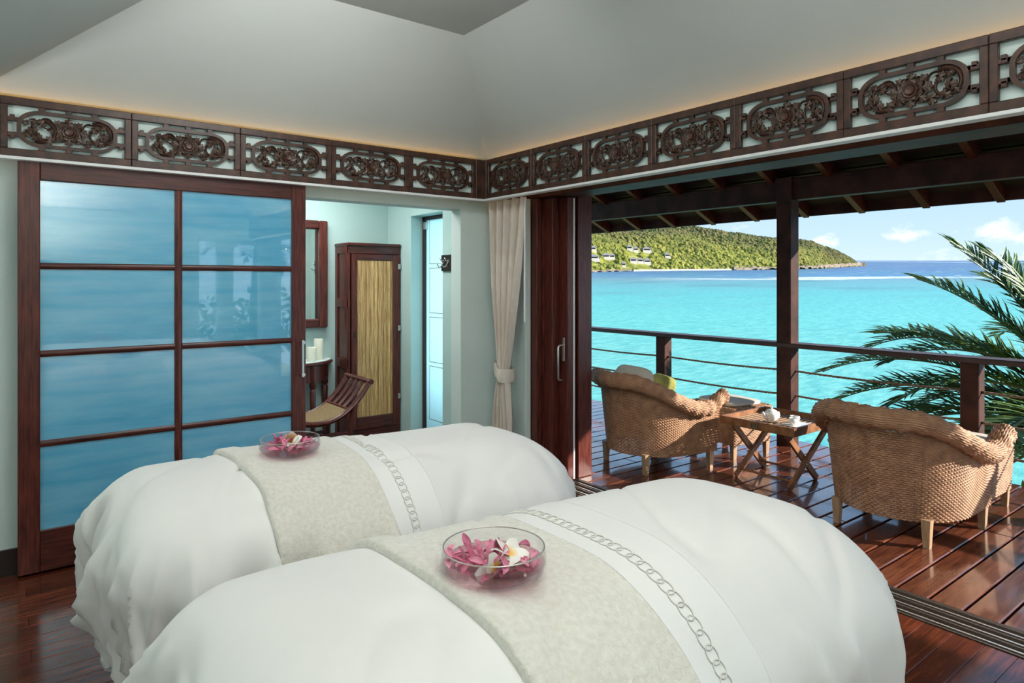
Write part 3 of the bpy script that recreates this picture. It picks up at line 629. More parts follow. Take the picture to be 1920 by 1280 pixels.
def bed(cx, cy, seed, zoff, names, rl, ba, bb):
    mt = empty('massage_table', (cx, cy, 0), label=names[0], cat='massage table')
    ob('table_top', B(-.92, .60, -.34, .34, .50, .60, b=.03), 'sheet', mt)
    for x in (-.8, .5):
        for y in (-.28, .28): ob('leg', B(x-.03, x+.03, y-.03, y+.03, 0, .50, b=.004), 'mahog', mt)
    dv = empty('duvet', (cx, cy, zoff), label=names[1], cat='duvet')
    ext = .48+.54; LB = .12
    au = np.linspace(LF-.80, LH+ext, 190); bv = np.linspace(-LB-ext, LB+ext, 130)
    ob('duvet_cover', MB().grid([[bed_pt(a, b_, seed) for b_ in bv] for a in au]), 'duvet', dv, smooth=True)
    # satin cuff band and embroidered chain
    a0, a1 = -.235, -.035
    bl = np.linspace(-LB-ext+.03, LB+ext-.03, 120)
    def strip(a0, a1, off, nn, ej=0, fold=False, ex=0):
        rows = []
        aa = [a0, a0+.001]+list(np.linspace(a0+.006, a1-.006, nn))+[a1-.001, a1]
        for i_, a in enumerate(aa):
            o_ = 0.0005 if i_ in (0, len(aa)-1) else off
            if fold and 2 <= i_ <= 4: o_ = off+.007
            row = []
            for b_ in bl:
                j = ej*mn.noise(Vector((b_*4, a0*9, seed)))
                row.append(bed_pt2(a+j, b_, seed, o_))
            rows.append(row)
        return MB().grid(rows)
    def bed_pt2(a, b_, sd, o_):
        p = Vector(bed_pt(a, b_, sd)); h = .01
        u = Vector(bed_pt(a+h, b_, sd))-Vector(bed_pt(a-h, b_, sd)); v = Vector(bed_pt(a, b_+h, sd))-Vector(bed_pt(a, b_-h, sd))
        n = u.cross(v)
        if n.length < 1e-9: n = Vector((0, 0, 1))
        n.normalize(); return p+n*o_
    ob('satin_cuff', strip(a0-.02, a1, .004, 10), 'sheet', dv, smooth=True, label='smooth white satin cuff beside the wool runner')
    nl = 44
    for k_ in range(nl):
        bc = -.60+1.20*(k_+.5)/nl
        pts = []
        for q in range(20):
            th = 2*PI*q/20
            pts.append(bed_pt2(-.155+.0155*math.cos(th), bc+.0185*math.sin(th), seed, .0055))
        ob('embroidered_link', MB().tube(pts, .0017, 4, closed=True), 'embroid', dv, smooth=True)
    rn = empty('wool_runner', (cx, cy, zoff), label=names[2], cat='blanket')
    ob('runner_cloth', strip(rl, -.235, .014, 16, ej=.012, fold=True), 'wool', rn, smooth=True)
    top = bed_pt2(ba, bb, seed, .014)
    return cx+top[0], cy+top[1], zoff+top[2]
b1 = bed(1.31, 2.50, 1.3, 0, ('massage table under the duvet nearer the blue door', 'plump white duvet on the table nearer the blue sliding door', 'cream wool runner across the duvet nearer the blue door'), -.64, -.46, -.04)
b2 = bed(1.275, 1.19, 2.6, 0.05, ('massage table in the foreground under its duvet', 'plump white duvet on the foreground table', 'cream wool runner across the foreground duvet'), -.59, -.475, -.085)
# ------------------------------------------------------------------ bowls of petals
def petal_mesh(nm, m_, L_=.034, W_=.016, cup=.006):
    rows = []
    for i_ in range(7):
        t_ = i_/6; wd = W_*(math.sin(PI*min(1, t_*.86+.10))**.8)*.5
        rows.append([(L_*t_, wd*s, cup*(s*s)*.8+.35*cup*math.sin(PI*t_)*2) for s in (-1, -.5, 0, .5, 1)])
    me = MB().grid(rows).mesh(nm, m_, True); return me
PET = petal_mesh('pink_petal', 'petal')
def fl_petal(m_):
    rows = []
    for i_ in range(8):
        t_ = i_/7; wd = .0195*math.sin(PI*(t_*.80+.12))**.7
        rows.append([(.044*t_, wd*s+.004*t_, .012*t_-.010*t_*t_+.005*s*t_) for s in (-1, -.5, 0, .5, 1)])
    return MB().grid(rows).mesh('flower_petal', m_, True)
FP = {'frangi': fl_petal('frangi'), 'frangiy': fl_petal('frangiy')}
def bowl(pos, sc, lab, fl_labels, pet_label, seed, mats):
    rnd = random.Random(seed)
    x, y, z = pos
    bw = empty('glass_bowl', (x, y, z), label=lab, cat='bowl')
    prof = [(.001, .002), (.070, .002), (.090, .006), (.104, .016), (.109, .030), (.108, .046), (.105, .060)]
    inn = [(r_-.0022, z_+.0015) for r_, z_ in prof[::-1]]; inn[-1] = (.001, .0045)
    ob('bowl_glass', MB().lathe(prof+[(.1045, .0612)]+inn, 56), 'bowl', bw, smooth=True)
    ob('rim', MB().tube([(.1042*math.cos(a), .1042*math.sin(a), .0610) for a in np.linspace(0, 2*PI, 57)[:-1]], .0014, 6, closed=True), 'steel', bw, smooth=True)
    ob('water', MB().lathe([(.001, .006), (.068, .0062), (.088, .0105), (.1005, .019), (.1055, .030), (.001, .030)], 48), 'water', bw, smooth=40)
    for k_ in range(64):
        r_ = .094*math.sqrt(rnd.random()); a = rnd.random()*2*PI
        o_ = ob('pink_petal', PET, 'petal', None, loc=(x+r_*math.cos(a), y+r_*math.sin(a), z+(.012+rnd.random()*.03)), label=pet_label, cat='petal', group='pink petals in the '+('foreground' if 'foreground' in lab else 'farther')+' bowl')
        up_ = rnd.random() < .3 and r_ < .07
        o_.rotation_euler = (rnd.uniform(-.6, .6), -rnd.uniform(.5, 1.3) if up_ else rnd.uniform(-.3, .3), rnd.random()*2*PI)
        if not up_ and math.hypot(r_*math.cos(a)+.034*math.cos(o_.rotation_euler[2]), r_*math.sin(a)+.034*math.sin(o_.rotation_euler[2])) > .098: o_.rotation_euler[2] = a+PI+rnd.uniform(-.5, .5)
        q = rnd.uniform(.8, 1.15); o_.scale = (q, q, q)
        if up_: o_.location.z = z+.034
    for (fx, fy, rx, ry, m_), fl_ in zip(mats, fl_labels):
        f_ = empty('frangipani_flower', (x+fx, y+fy, z+.040), label=fl_, cat='flower'); f_.rotation_euler = (rx, ry, seed)
        for q in range(5):
            p_ = ob('flower_petal', FP[m_], m_, f_); p_.rotation_euler = (.25, -.15, q*2*PI/5)
bowl(b2, 1, 'round glass bowl of pink petals on the foreground runner',
     ['open white frangipani with yellow heart in the foreground bowl', 'half-sunk white frangipani at the near rim of the foreground bowl'], 'loose pink petal floating in the foreground bowl', 3,
     [(.028, -.012, -.35, -.25, 'frangi'), (-.03, -.05, .9, .5, 'frangi')])
bowl(b1, 1, 'round glass bowl of pink petals on the farther runner',
     ['yellow-hearted frangipani standing up in the farther bowl', 'pale cream frangipani floating in the farther bowl'], 'loose pink petal floating in the farther bowl', 5,
     [(.02, .02, -.8, -.3, 'frangiy'), (.0, -.04, .5, -.5, 'frangi')])
# ================================================================== WICKER FURNITURE
def weave(mb, rows, nrm, amp, hh, hd, closed=False):
    """rows: list of arrays (n,3); nrm: same shape outward normals. Each row becomes one strand passing in front of and behind the stakes."""
    for i_, (P_, Nn) in enumerate(zip(rows, nrm)):
        P_ = np.array(P_); Nn = np.array(Nn); n = len(P_)
        tg = np.roll(P_, -1, 0)-np.roll(P_, 1, 0)
        if not closed: tg[0] = P_[1]-P_[0]; tg[-1] = P_[-1]-P_[-2]
        tg /= np.linalg.norm(tg, axis=1)[:, None]+1e-9
        up = np.cross(tg, Nn); up /= np.linalg.norm(up, axis=1)[:, None]+1e-9
        ph = np.array([1, 0, -1, 0])[(np.arange(n)+2*i_) % 4][:, None]*amp
        c = P_+Nn*ph
        ring = [c+up*hh*.55+Nn*hd, c+up*hh, c-up*hh, c-up*hh*.55+Nn*hd]
        o = len(mb.v); V_ = np.stack(ring, 1).reshape(-1, 3); mb.v += [tuple(p) for p in V_]
        m_ = n if closed else n-1
        for k in range(m_):
            a = o+k*4; b_ = o+((k+1) % n)*4
            for q in range(4):
                if q == 1: mb.f.append((a+1, b_+1, b_+2, a+2))
                else: mb.f.append((a+q, a+(q+1) % 4, b_+(q+1) % 4, b_+q))
def chair_outline(u):
    """tub plan, u 0..1 from front right round the back to front left: returns x,y,nx,ny"""
    st = .37; a, b_ = .44, .42; arc = PI*.43; tot = 2*st+arc
    s = u*tot
    if s < st: return .38-s, -b_, 0, -1
    if s > tot-st: return .38-(tot-s), b_, 0, 1
    th = -PI/2-(s-st)/arc*PI
    x = .01+a*math.cos(th); y = b_*math.sin(th); nx, ny = math.cos(th)/a, math.sin(th)/b_; l_ = math.hypot(nx, ny)
    return x, y, nx/l_, ny/l_
def chair_h(u):
    t_ = abs(u-.5)*2
    def ss(a, b_, x): x = min(1, max(0, (x-a)/(b_-a))); return x*x*(3-2*x)
    return .835-.235*ss(.18, .78, t_)+.085*ss(.84, 1.0, t_)
def make_chair_meshes():
    ns = 216
    us = np.linspace(0, 1, ns)
    rows, nrm = [], []
    O = [chair_outline(u) for u in us]; Hh = [chair_h(u) for u in us]
    z0 = .145; nrow = 42
    lean = lambda z: -.055+.085*(z/.8)
    for r_ in range(nrow):
        t_ = (r_+.5)/nrow; P_, Q = [], []
        for (x, y, nx, ny), h in zip(O, Hh):
            z = z0+t_*(h-.115-z0); l_ = lean(z); P_.append((x+nx*l_, y+ny*l_, z)); Q.append((nx, ny, 0))
        rows.append(P_); nrm.append(Q)
    mb = MB(); weave(mb, rows, nrm, .0062, .0066, .0052)
    # stakes
    for k_ in range(0, ns, 4):
        x, y, nx, ny = O[k_]; h = Hh[k_]
        mb.bar((x+nx*lean(z0), y+ny*lean(z0), z0), (x+nx*lean(h-.1), y+ny*lean(h-.1), h-.1), .006, .005, up=(nx, ny, 0.01), b=.001)
    body = mb.mesh('woven_back', 'wicker', smooth=70)
    # rolled rim
    rows, nrm = [], []; nr = 26
    for r_ in range(nr):
        th = math.radians(245)-math.radians(330)*r_/(nr-1)*-1
        P_, Q = [], []
        for i_, ((x, y, nx, ny), h) in enumerate(zip(O, Hh)):
            rr = .060*(1+.08*math.cos(i_*2*PI/9)); l_ = lean(h)+.026
            ca, sa = math.cos(th), math.sin(th); cz = h-.062
            P_.append((x+nx*(l_+rr*ca), y+ny*(l_+rr*ca), cz+rr*sa)); Q.append((nx*ca, ny*ca, sa))
        rows.append(P_); nrm.append(Q)
    mb = MB(); weave(mb, rows, nrm, .0026, .0072, .0046)
    for e_ in (0, ns-1):       # closed ends of the roll
        (x, y, nx, ny), h = O[e_], Hh[e_]; l_ = lean(h)+.026
        pts = [(x, y+ny*(l_+.058*math.cos(a)), h-.062+.058*math.sin(a)) for a in np.linspace(0, 2*PI, 17)[:-1]]
        mb.tube([(x, p_[1], p_[2]) for p_ in pts], .010, 6, closed=True)
        mb.add(pts+[(x+.018, y+ny*l_, h-.062)], [(q, (q+1) % 16, 16) for q in range(16)])
    roll = mb.mesh('rolled_rim', 'wicker', smooth=70)
    # inner wall + front aprons
    rows, nrm = [], []
    for r_ in range(26):
        t_ = r_/25; P_, Q = [], []
        for (x, y, nx, ny), h in zip(O, Hh):
            z = .30+t_*(h-.11-.30); l_ = lean(z)-.05; P_.append((x+nx*l_, y+ny*l_, z)); Q.append((-nx, -ny, 0))
        rows.append(P_); nrm.append(Q)
    mb = MB(); weave(mb, rows, nrm, .003, .008, .004)
    inner = mb.mesh('woven_lining', 'wicker', smooth=70)
    rows, nrm = [], []
    for r_ in range(16):
        z = .15+r_*.0125; ys = np.linspace(-.37, .37, 90); rows.append([(.36, y, z) for y in ys]); nrm.append([(1, 0, 0)]*90)
    mb = MB(); weave(mb, rows, nrm, .004, .0068, .0045)
    mb.box(.335, .350, -.37, .37, .15, .34)
    front = mb.mesh('front_apron', 'wicker', smooth=70)
    return body, roll, inner, front
CH = make_chair_meshes()
def soft_box(sx_, sy_, sz, n=8, p=5):
    bm = bmesh.new(); bmesh.ops.create_cube(bm, size=2); bmesh.ops.subdivide_edges(bm, edges=bm.edges[:], cuts=n, use_grid_fill=True)
    for v in bm.verts:
        c = v.co; l_ = (abs(c.x)**p+abs(c.y)**p+abs(c.z)**p)**(1/p); c /= l_
        puff = 1-.35*(c.x**4*.5+c.y**4*.5)
        v.co = (c.x*sx_/2, c.y*sy_/2, c.z*sz/2*puff)
    mb = MB(); bm.verts.ensure_lookup_table(); mb.add([v.co[:] for v in bm.verts], [[v.index for v in f.verts] for f in bm.faces]); bm.free(); return mb
LEGM = MB().add([(-.026, -.026, .17), (.026, -.026, .17), (.026, .026, .17), (-.026, .026, .17), (-.018, -.018, 0), (.018, -.018, 0), (.018, .018, 0), (-.018, .018, 0)],
                [(0, 1, 2, 3), (7, 6, 5, 4), (0, 4, 5, 1), (1, 5, 6, 2), (2, 6, 7, 3), (3, 7, 4, 0)]).mesh('leg', 'wickpale')
def tub_slab(k, z0, z1, nm, m_, puff=0):
    ring = [(chair_outline(u)[0]*k+.02, chair_outline(u)[1]*k) for u in np.linspace(0, 1, 40)]; n = len(ring); mb = MB(); rows = []
    for f_, z in ((.2, z0), (.96, z0), (1, z0+.02), (1, z1-.02), (.95, z1), (.5, z1+puff), (.05, z1+puff)): rows.append([(p[0]*f_, p[1]*f_, z) for p in ring])
    mb.grid([[r_[i_] for r_ in rows] for i_ in range(n)], closed_u=True); return mb.mesh(nm, m_, smooth=60)
SEATD = tub_slab(.84, .27, .30, 'seat_deck', 'teak'); SEATC = tub_slab(.82, .302, .42, 'seat_cushion', 'cush', .02)
def wicker_chair(loc, rz, lab, green=None):
    c = empty('wicker_armchair', loc, rz, label=lab, cat='armchair', group='wicker armchairs on the deck')
    for n_, me in zip(('woven_back', 'rolled_rim', 'woven_lining', 'front_apron'), CH): ob(n_, me, 'wicker', c)
    ob('seat_deck', SEATD, 'teak', c)
    for x, y in ((.33, -.36), (.33, .36), (-.30, -.27), (-.30, .27)): ob('leg', LEGM, 'wickpale', c, loc=(x, y, 0))
    ob('seat_cushion', SEATC, 'cush', c)
    return c
def cushions(loc, rz, back_lab, green_lab):
    cx, cy = loc[0], loc[1]; cr_, sr = math.cos(rz), math.sin(rz)
    def g_(x, y): return (cx+x*cr_-y*sr, cy+x*sr+y*cr_)
    x, y = g_(-.20, .06); o_ = ob('back_cushion', soft_box(.44, .46, .14), 'cush', None, True, loc=(x, y, .64), label=back_lab, cat='cushion'); o_.rotation_euler = (0, math.radians(-72), rz)
    if green_lab:
        x, y = g_(-.02, -.10); o_ = ob('scatter_cushion', soft_box(.36, .36, .12), 'green', None, True, loc=(x, y, .615), label=green_lab, cat='cushion'); o_.rotation_euler = (0, math.radians(-66), rz-.25)
wicker_chair((4.55, 3.88, 0), math.radians(-9), 'wicker tub armchair beside the sliding doors, left of the tray table')
cushions((4.55, 3.88), math.radians(-9), 'striped beige back cushion in the armchair left of the tray table', 'lime green cushion in the armchair left of the tray table')
wicker_chair((4.70, 1.90, 0), 0, 'wicker tub armchair in front of the palm, right of the tray table')

def ottoman_mesh():
    per = []
    hx, hy, r_ = .26, .30, .05
    for cx, cy, q in ((1, 1, 0), (-1, 1, 1), (-1, -1, 2), (1, -1, 3)):
        for k_ in range(4):
            th = q*PI/2+PI/2*k_/3; per.append((cx*(hx-r_)+r_*math.cos(th), cy*(hy-r_)+r_*math.sin(th), math.cos(th), math.sin(th)))
    # resample
    pts = np.array(per); nxt = np.roll(pts, -1, 0); sl = np.linalg.norm((nxt-pts)[:, :2], axis=1); cum = np.concatenate([[0], np.cumsum(sl)]); n = 200
    res = []
    for s in np.linspace(0, cum[-1], n, endpoint=False):
        i_ = min(np.searchsorted(cum, s, 'right')-1, len(pts)-1); f_ = (s-cum[i_])/max(sl[i_], 1e-9); p = pts[i_]*(1-f_)+nxt[i_]*f_; l_ = math.hypot(p[2], p[3]); res.append((p[0], p[1], p[2]/l_, p[3]/l_))
    rows, nrm = [], []
    for k_ in range(24): rows.append([(p[0]-p[2]*.02*(1-k_/24), p[1]-p[3]*.02*(1-k_/24), .13+.0125*k_) for p in res]); nrm.append([(p[2], p[3], 0) for p in res])
    for k_ in range(4):
        th = PI/2*(k_+.5)/4; rows.append([(p[0]+p[2]*.02*(math.cos(th)-1), p[1]+p[3]*.02*(math.cos(th)-1), .43+.02*math.sin(th)) for p in res]); nrm.append([(p[2]*math.cos(th), p[3]*math.cos(th), math.sin(th)) for p in res])
    for k_ in range(1, 17): 
        s = 1-k_/17.5; rows.append([(p[0]*s, p[1]*s, .452) for p in res]); nrm.append([(0, 0, 1)]*n)
    mb = MB(); weave(mb, rows, nrm, .004, .0068, .0045, closed=True)
    for p in res[::4]: mb.bar((p[0]*.93, p[1]*.93, .13), (p[0]*.97, p[1]*.97, .44), .006, .005, up=(p[2], p[3], .01), b=.001)
    return mb.mesh('woven_body', 'wicker', smooth=70)
OT = ottoman_mesh()
for loc, rz, lab in (((5.46, 3.72, 0), math.radians(-9), 'square wicker footstool in front of the armchair by the sliding doors'), ((5.46, 1.85, 0), 0, 'square wicker footstool in front of the armchair by the palm')):
    f_ = empty('wicker_footstool', loc, rz, label=lab, cat='footstool', group='wicker footstools on the deck')
    ob('woven_body', OT, 'wicker', f_)
    for x in (-.21, .21):
        for y in (-.25, .25): ob('leg', LEGM, 'wickpale', f_, loc=(x, y, 0))
    ob('seat_pad', soft_box(.42, .48, .05), 'cush', f_, True, loc=(0, 0, .475))
# ------------------------------------------------------------------ tray table and tea
tt = empty('tray_table', (5.05, 2.975, 0), label='folding teak tray table with crossed legs between the two armchairs', cat='table')
hx, hy = .335, .325
ob('tray_side', B(-hx, -hx+.022, -hy, hy, .425, .49), 'teak', tt); ob('tray_side', B(hx-.022, hx, -hy, hy, .425, .49), 'teak', tt)
ob('tray_side', B(-hx+.022, hx-.022, -hy, -hy+.022, .425, .49), 'teak', tt); ob('tray_side', B(-hx+.022, hx-.022, hy-.022, hy, .425, .49), 'teak', tt)
for k_ in range(15):
    x = -hx+.022+.0415*(k_+.5); ob('tray_slat', B(x-.011, x+.011, -hy+.022, hy-.022, .440, .450), 'wickpale' if k_ % 2 else 'teak', tt)
for k_ in range(14):
    y = -hy+.022+.0435*(k_+.5); ob('tray_slat', B(-hx+.022, hx-.022, y-.011, y+.011, .450, .456), 'wickpale', tt)
ob('tray_handle', MB().box(-hx-.003, -hx, -.02, .045, .436, .478, b=.001), 'brass', tt); ob('tray_handle', MB().tube([(-hx-.004, -.008, .452), (-hx-.009, -.008, .464), (-hx-.009, .033, .464), (-hx-.004, .033, .452)], .0035, 6), 'brass', tt, smooth=True)
for y, o_ in ((-.25, .013), (.21, .013)):
    ob('leg', MB().bar((-.30, y-o_, .012), (.29, y-o_, .425), .024, .05, up=(0, 0, 1)), 'teak', tt)
    ob('leg', MB().bar((.16, y+o_, .012), (-.29, y+o_, .425), .024, .05, up=(0, 0, 1)), 'teak', tt)
    ob('pivot_bolt', MB().tube([(-.07, y-o_-.018, .17), (-.07, y+o_+.018, .17)], .008, 8), 'steel', tt, smooth=50)
ob('stretcher', MB().tube([(-.24, -.26, .06), (-.24, .22, .06)], .009, 8), 'teak', tt, smooth=50); ob('stretcher', MB().tube([(.10, -.24, .065), (.10, .23, .065)], .009, 8), 'teak', tt, smooth=50)
tp = empty('teapot', (4.95, 2.975, .4565), label='white porcelain teapot on the tray table', cat='teapot')
ob('pot_body', MB().lathe([(.001, 0), (.030, 0), (.038, .012), (.050, .035), (.056, .062), (.055, .078), (.046, .088), (.001, .089)], 28), 'porc', tp, True)
ob('lid', MB().lathe([(.046, .086), (.038, .098), (.020, .106), (.008, .108), (.007, .113), (.013, .119), (.008, .126), (.001, .127)], 24), 'porc', tp, True)
ob('spout', MB().tube([(-.036, .012, .030), (-.062, .02, .048), (-.075, .025, .072), (-.085, .028, .088)], [.017, .013, .010, .0085], 10), 'porc', tp, True)
ob('handle', MB().tube([(.046, -.012, .078), (.072, -.02, .076), (.078, -.022, .05), (.066, -.02, .028), (.044, -.012, .024)], .006, 8), 'porc', tp, True)
td = empty('serving_dish', (5.0, 2.80, .4565), label='rectangular white porcelain plate under the tea cups', cat='plate')
ob('plate_body', B(-.10, .12, -.085, .085, 0, .007, b=.003), 'porc', td); ob('plate_foot', B(-.07, .09, -.06, .06, -.0005, .003, b=.001), 'porc', td)
for (x, y), lab in (((4.955, 2.79), 'white tea cup on the plate nearer the teapot'), ((5.04, 2.83), 'white tea cup at the back of the plate')):
    cp = empty('tea_cup', (x, y, .464), label=lab, cat='cup', group='tea cups on the tray table')
    ob('cup_body', MB().lathe([(.001, .001), (.018, 0), (.022, .006), (.030, .025), (.034, .056), (.031, .056), (.027, .026), (.018, .01), (.001, .009)], 24), 'porc', cp, True)
    ob('handle', MB().tube([(.030, -.008, .046), (.050, -.014, .046), (.054, -.015, .03), (.044, -.012, .018), (.028, -.007, .018)], .0035, 8), 'porc', cp, True)
# ================================================================== DRESSING ROOM FURNITURE
mr = empty('wall_mirror', (2.05, 5.985, 1.665), label='tall mirror in a dark wooden frame on the aqua wall', cat='mirror')
for a in ((-.355, -.275, -.495, .495), (.275, .355, -.495, .495)): ob('frame_bar', B(a[0], a[1], -.055, .014, a[2], a[3], b=.010), 'mahog', mr)
for a in ((-.275, .275, .415, .495), (-.275, .275, -.495, -.415)): ob('frame_bar', B(a[0], a[1], -.055, .014, a[2], a[3], b=.010), 'mahog_h', mr)
ob('mirror_glass', B(-.272, .272, -.003, .003, -.418, .418, b=.001), 'mirror', mr, loc=(0, -.024, 0), rz=math.radians(5.5))
wd = empty('wardrobe', (2.512, 5.72, 0), label='dark red corner wardrobe with a bamboo cane door', cat='wardrobe')
W_, D_, Hw = .53, .275, 1.955
ob('side_panel', B(0, .02, .002, D_, .0, Hw-.03), 'mahog', wd); ob('side_panel', B(W_-.02, W_, .002, D_, 0, Hw-.03), 'mahog', wd); ob('back_panel', B(.02, W_-.02, D_-.015, D_, .05, Hw-.03), 'mahog', wd)
for z0, z1 in ((.02, .12), (.80, .88), (1.36, 1.44), (1.86, Hw-.03)): ob('side_rail', B(-.012, 0, .002, D_, z0, z1), 'mahog', wd)
for y0, y1 in ((.002, .05), (D_-.05, D_)): ob('side_stile', B(-.013, 0, y0, y1, .0, Hw-.03), 'mahog', wd)
ob('top_board', B(-.02, W_, -.02, D_, Hw-.03, Hw, b=.008), 'mahog_h', wd); ob('top_frieze', B(.0, W_, -.002, .02, 1.855, Hw-.03), 'mahog_h', wd); ob('plinth', B(.0, W_, 0, .02, 0, .22), 'mahog_h', wd)
dd = ob('wardrobe_door', MB().box(.03, .085, -.012, .012, .225, 1.85, b=.003).box(.445, .515, -.012, .012, .225, 1.85, b=.003), 'mahog', wd)
ob('door_rail', B(.085, .445, -.012, .012, .225, .34, b=.003), 'mahog_h', dd); ob('door_rail', B(.085, .445, -.012, .012, 1.795, 1.85, b=.003), 'mahog_h', dd); ob('door_panel', B(.085, .445, .006, .012, .34, 1.795), 'mahog', dd)
for k_ in range(27):
    x = .0915+k_*.0134; r_ = random.uniform(.0046, .0060); pts, rs = [], []; nd = random.random()*.2
    for q in range(15):
        z = .342+1.45*q/14; pts.append((x+random.uniform(-.0012, .0012), -.004, z)); rs.append(r_*(1.13 if (q+k_) % 5 == 0 else 1))
    ob('bamboo_cane', MB().tube(pts, rs, 7), 'bamboo', dd, smooth=50)
for z in (.50, 1.15, 1.74): ob('hinge', B(.500, .528, -.0165, -.0122, z-.025, z+.025, b=.001), 'steel', dd)
ob('door_pull', B(.045, .062, -.022, -.012, 1.08, 1.14, b=.003), 'blackbase', dd)
ct = empty('console_table', (1.98, 5.99, 0), label='half-round dark wooden console table against the aqua wall', cat='table')
ob('table_top', MB().lathe([(.001, .85), (.46, .85), (.475, .858), (.475, .868), (.462, .878), (.001, .878)], 36, a0=PI, a1=2*PI, sy_=.72), 'mahog_h', ct, smooth=40)
ob('glass_top', MB().lathe([(.001, .8785), (.455, .8785), (.455, .884), (.001, .884)], 36, a0=PI, a1=2*PI, sy_=.72), 'mint', ct, smooth=40, label='pale glass cover on the table top')
ob('apron', MB().lathe([(.400, .70), (.425, .70), (.425, .85), (.400, .85)], 36, a0=PI, a1=2*PI, sy_=.72), 'mahog', ct, smooth=40)
for k_ in range(9):
    a = 2*PI-.20-.055*k_ if k_ < 5 else PI+.2+.055*(k_-5); ob('fluting', MB().tube([(.427*math.cos(a), .427*.72*math.sin(a), .73), (.427*math.cos(a), .427*.72*math.sin(a), .83)], .007, 6), 'mahog', ct, smooth=True)
for a in (PI+.08, PI+1.05, 2*PI-1.05, 2*PI-.08):
    x, y = .405*math.cos(a), .405*.72*math.sin(a)-.01
    ob('leg', MB().lathe([(.001, 0), (.016, 0), (.018, .1), (.026, .45), (.030, .62), (.022, .64), (.032, .66), (.032, .85), (.001, .85)], 8, c=(x, y, 0)), 'mahog', ct, smooth=30)
for (x, y, r_, h, lab) in ((2.195, 5.79, .042, .125, 'short cream pillar candle in front on the console table'), (2.29, 5.87, .042, .19, 'tall cream pillar candle at the back of the console table')):
    cd = empty('pillar_candle', (x, y, .8845), label=lab, cat='candle')
    ob('wax_body', MB().lathe([(.001, 0), (r_, 0), (r_, h-.004), (r_-.004, h), (.02, h-.006), (.001, h-.008)], 24), 'wax', cd, smooth=50); ob('wick', MB().tube([(0, 0, h-.01), (.001, 0, h+.006)], .0012, 5), 'dark', cd)
# curved cane-seat stool
st = empty('cane_seat_stool', (1.93, 5.16, 0), label='curved dark wooden stool with woven cane seat before the console table', cat='stool')
def uz(x): return .50+.285*(abs(x)/.42)**2.3
xs = np.linspace(-.42, .42, 29)
for y in (-.22, .22):
    ob('curved_rail', MB().tube([(x, y, uz(x)) for x in xs], .021, 8, flat=1.15, up=(0, 1, 0)), 'mahog', st, smooth=50)
sw = np.linspace(-.23, .23, 15)
ob('cane_seat', MB().grid([[(x, y, uz(x)+.012) for y in np.linspace(-.21, .21, 9)] for x in sw]+[[(x, y, uz(x)+.004) for y in np.linspace(-.21, .21, 9)] for x in sw[::-1]], closed_u=True), 'rattan', st, smooth=50)
for s in (-1, 1):
    ob('crest_rail', MB().tube([(s*.425, -.25, .79), (s*.425, .25, .79)], .022, 10), 'mahog', st, smooth=50)
    ob('cross_rail', MB().bar((s*.245, -.21, uz(.245)), (s*.245, .21, uz(.245)), .03, .022), 'mahog', st)
    for y in (-.10, .0, .10): ob('slat', MB().tube([(s*x, y, uz(x)) for x in np.linspace(.25, .415, 8)], .016, 6, flat=1.3, up=(0, 1, 0)), 'mahog', st, smooth=50)
    for y in (-.22, .22): ob('leg', MB().tube([(s*.30, y, uz(.30)-.01), (s*.265, y, .46), (s*.25, y, .36), (s*.255, y, .24), (s*.285, y, .10), (s*.315, y, 0)], [.026, .025, .022, .02, .02, .021], 8), 'mahog', st, smooth=50)
for y in (-.22, .22):
    for z in (.335, .405): ob('stretcher', B(-.25, .25, y-.012, y+.012, z-.013, z+.013), 'mahog_h', st)
# hook boards
def hooks(loc, rz, lab, nh):
    h_ = empty('coat_hook_board', loc, rz, label=lab, cat='coat hooks')
    wd_ = .075*nh
    ob('board', B(-wd_/2, wd_/2, -.018, 0, -.07, .07), 'blackbase', h_)
    for k_ in range(nh):
        x = -wd_/2+.075*(k_+.5)
        o_ = ob('hook', MB().tube([(x, -.018, .005), (x, -.04, -.03), (x, -.065, -.035), (x, -.08, -.012), (x, -.078, .005)], [.006, .006, .005, .005, .006], 8).tube([(x, -.018, .015), (x, -.045, .025), (x, -.055, .045)], [.006, .005, .006], 8), 'chrome', h_, smooth=True)
        ob('hook_plate', MB().tube([(x, -.018, .012), (x, -.024, .012)], .016, 12), 'chrome', o_, smooth=40)
hooks((3.05, 4.875, 1.757), -PI/2, 'dark board with chrome coat hooks beside the frosted window', 2)
#hooks((2.74, WL+.1475, 1.76), PI, 'dark board with chrome coat hooks seen in the mirror', 3)
# ================================================================== OUTSIDE: GROUND, SEA, HEADLAND
gr = []
for x in np.linspace(-14, 46, 31):
    row = []
    for y in np.linspace(-22, 40, 32):
        z = -1.3-.05*max(0, x)-max(0, x-7)**1.25*.17+.15*mn.noise(Vector((x*.3, y*.3, 0))) if x > 3 else -1.3
        if y < -4 and x < 7: z = -.6
        row.append((x, y, z))
    gr.append(row)
struct('ground', MB().grid(gr), 'soil', 'sloping green garden ground below the house', smooth=True)
SEAK, SEAZ = .0322, -12.4
def seaz(d): return SEAZ+SEAK*d
def wl(l_, d, z): return (d*VX+l_*VY, d*VY-l_*VX, z)
ds = [12, 25, 50, 100, 200, 400, 800, 1600, 3000, 6000, 12000]
struct('sea', MB().grid([[wl(q*max(300, d*1.6), d, seaz(d)) for q in np.linspace(-1, 1, 9)] for d in ds]), 'sea', 'turquoise lagoon with reef foam and deep blue sea beyond')
TPX = [900, 1000, 1105, 1217, 1284, 1351, 1418, 1463, 1508, 1553, 1580, 1597, 1609, 1616]
TPY = [452, 435, 423, 421, 428, 439, 446, 450, 455, 466, 476, 486, 496, 500]
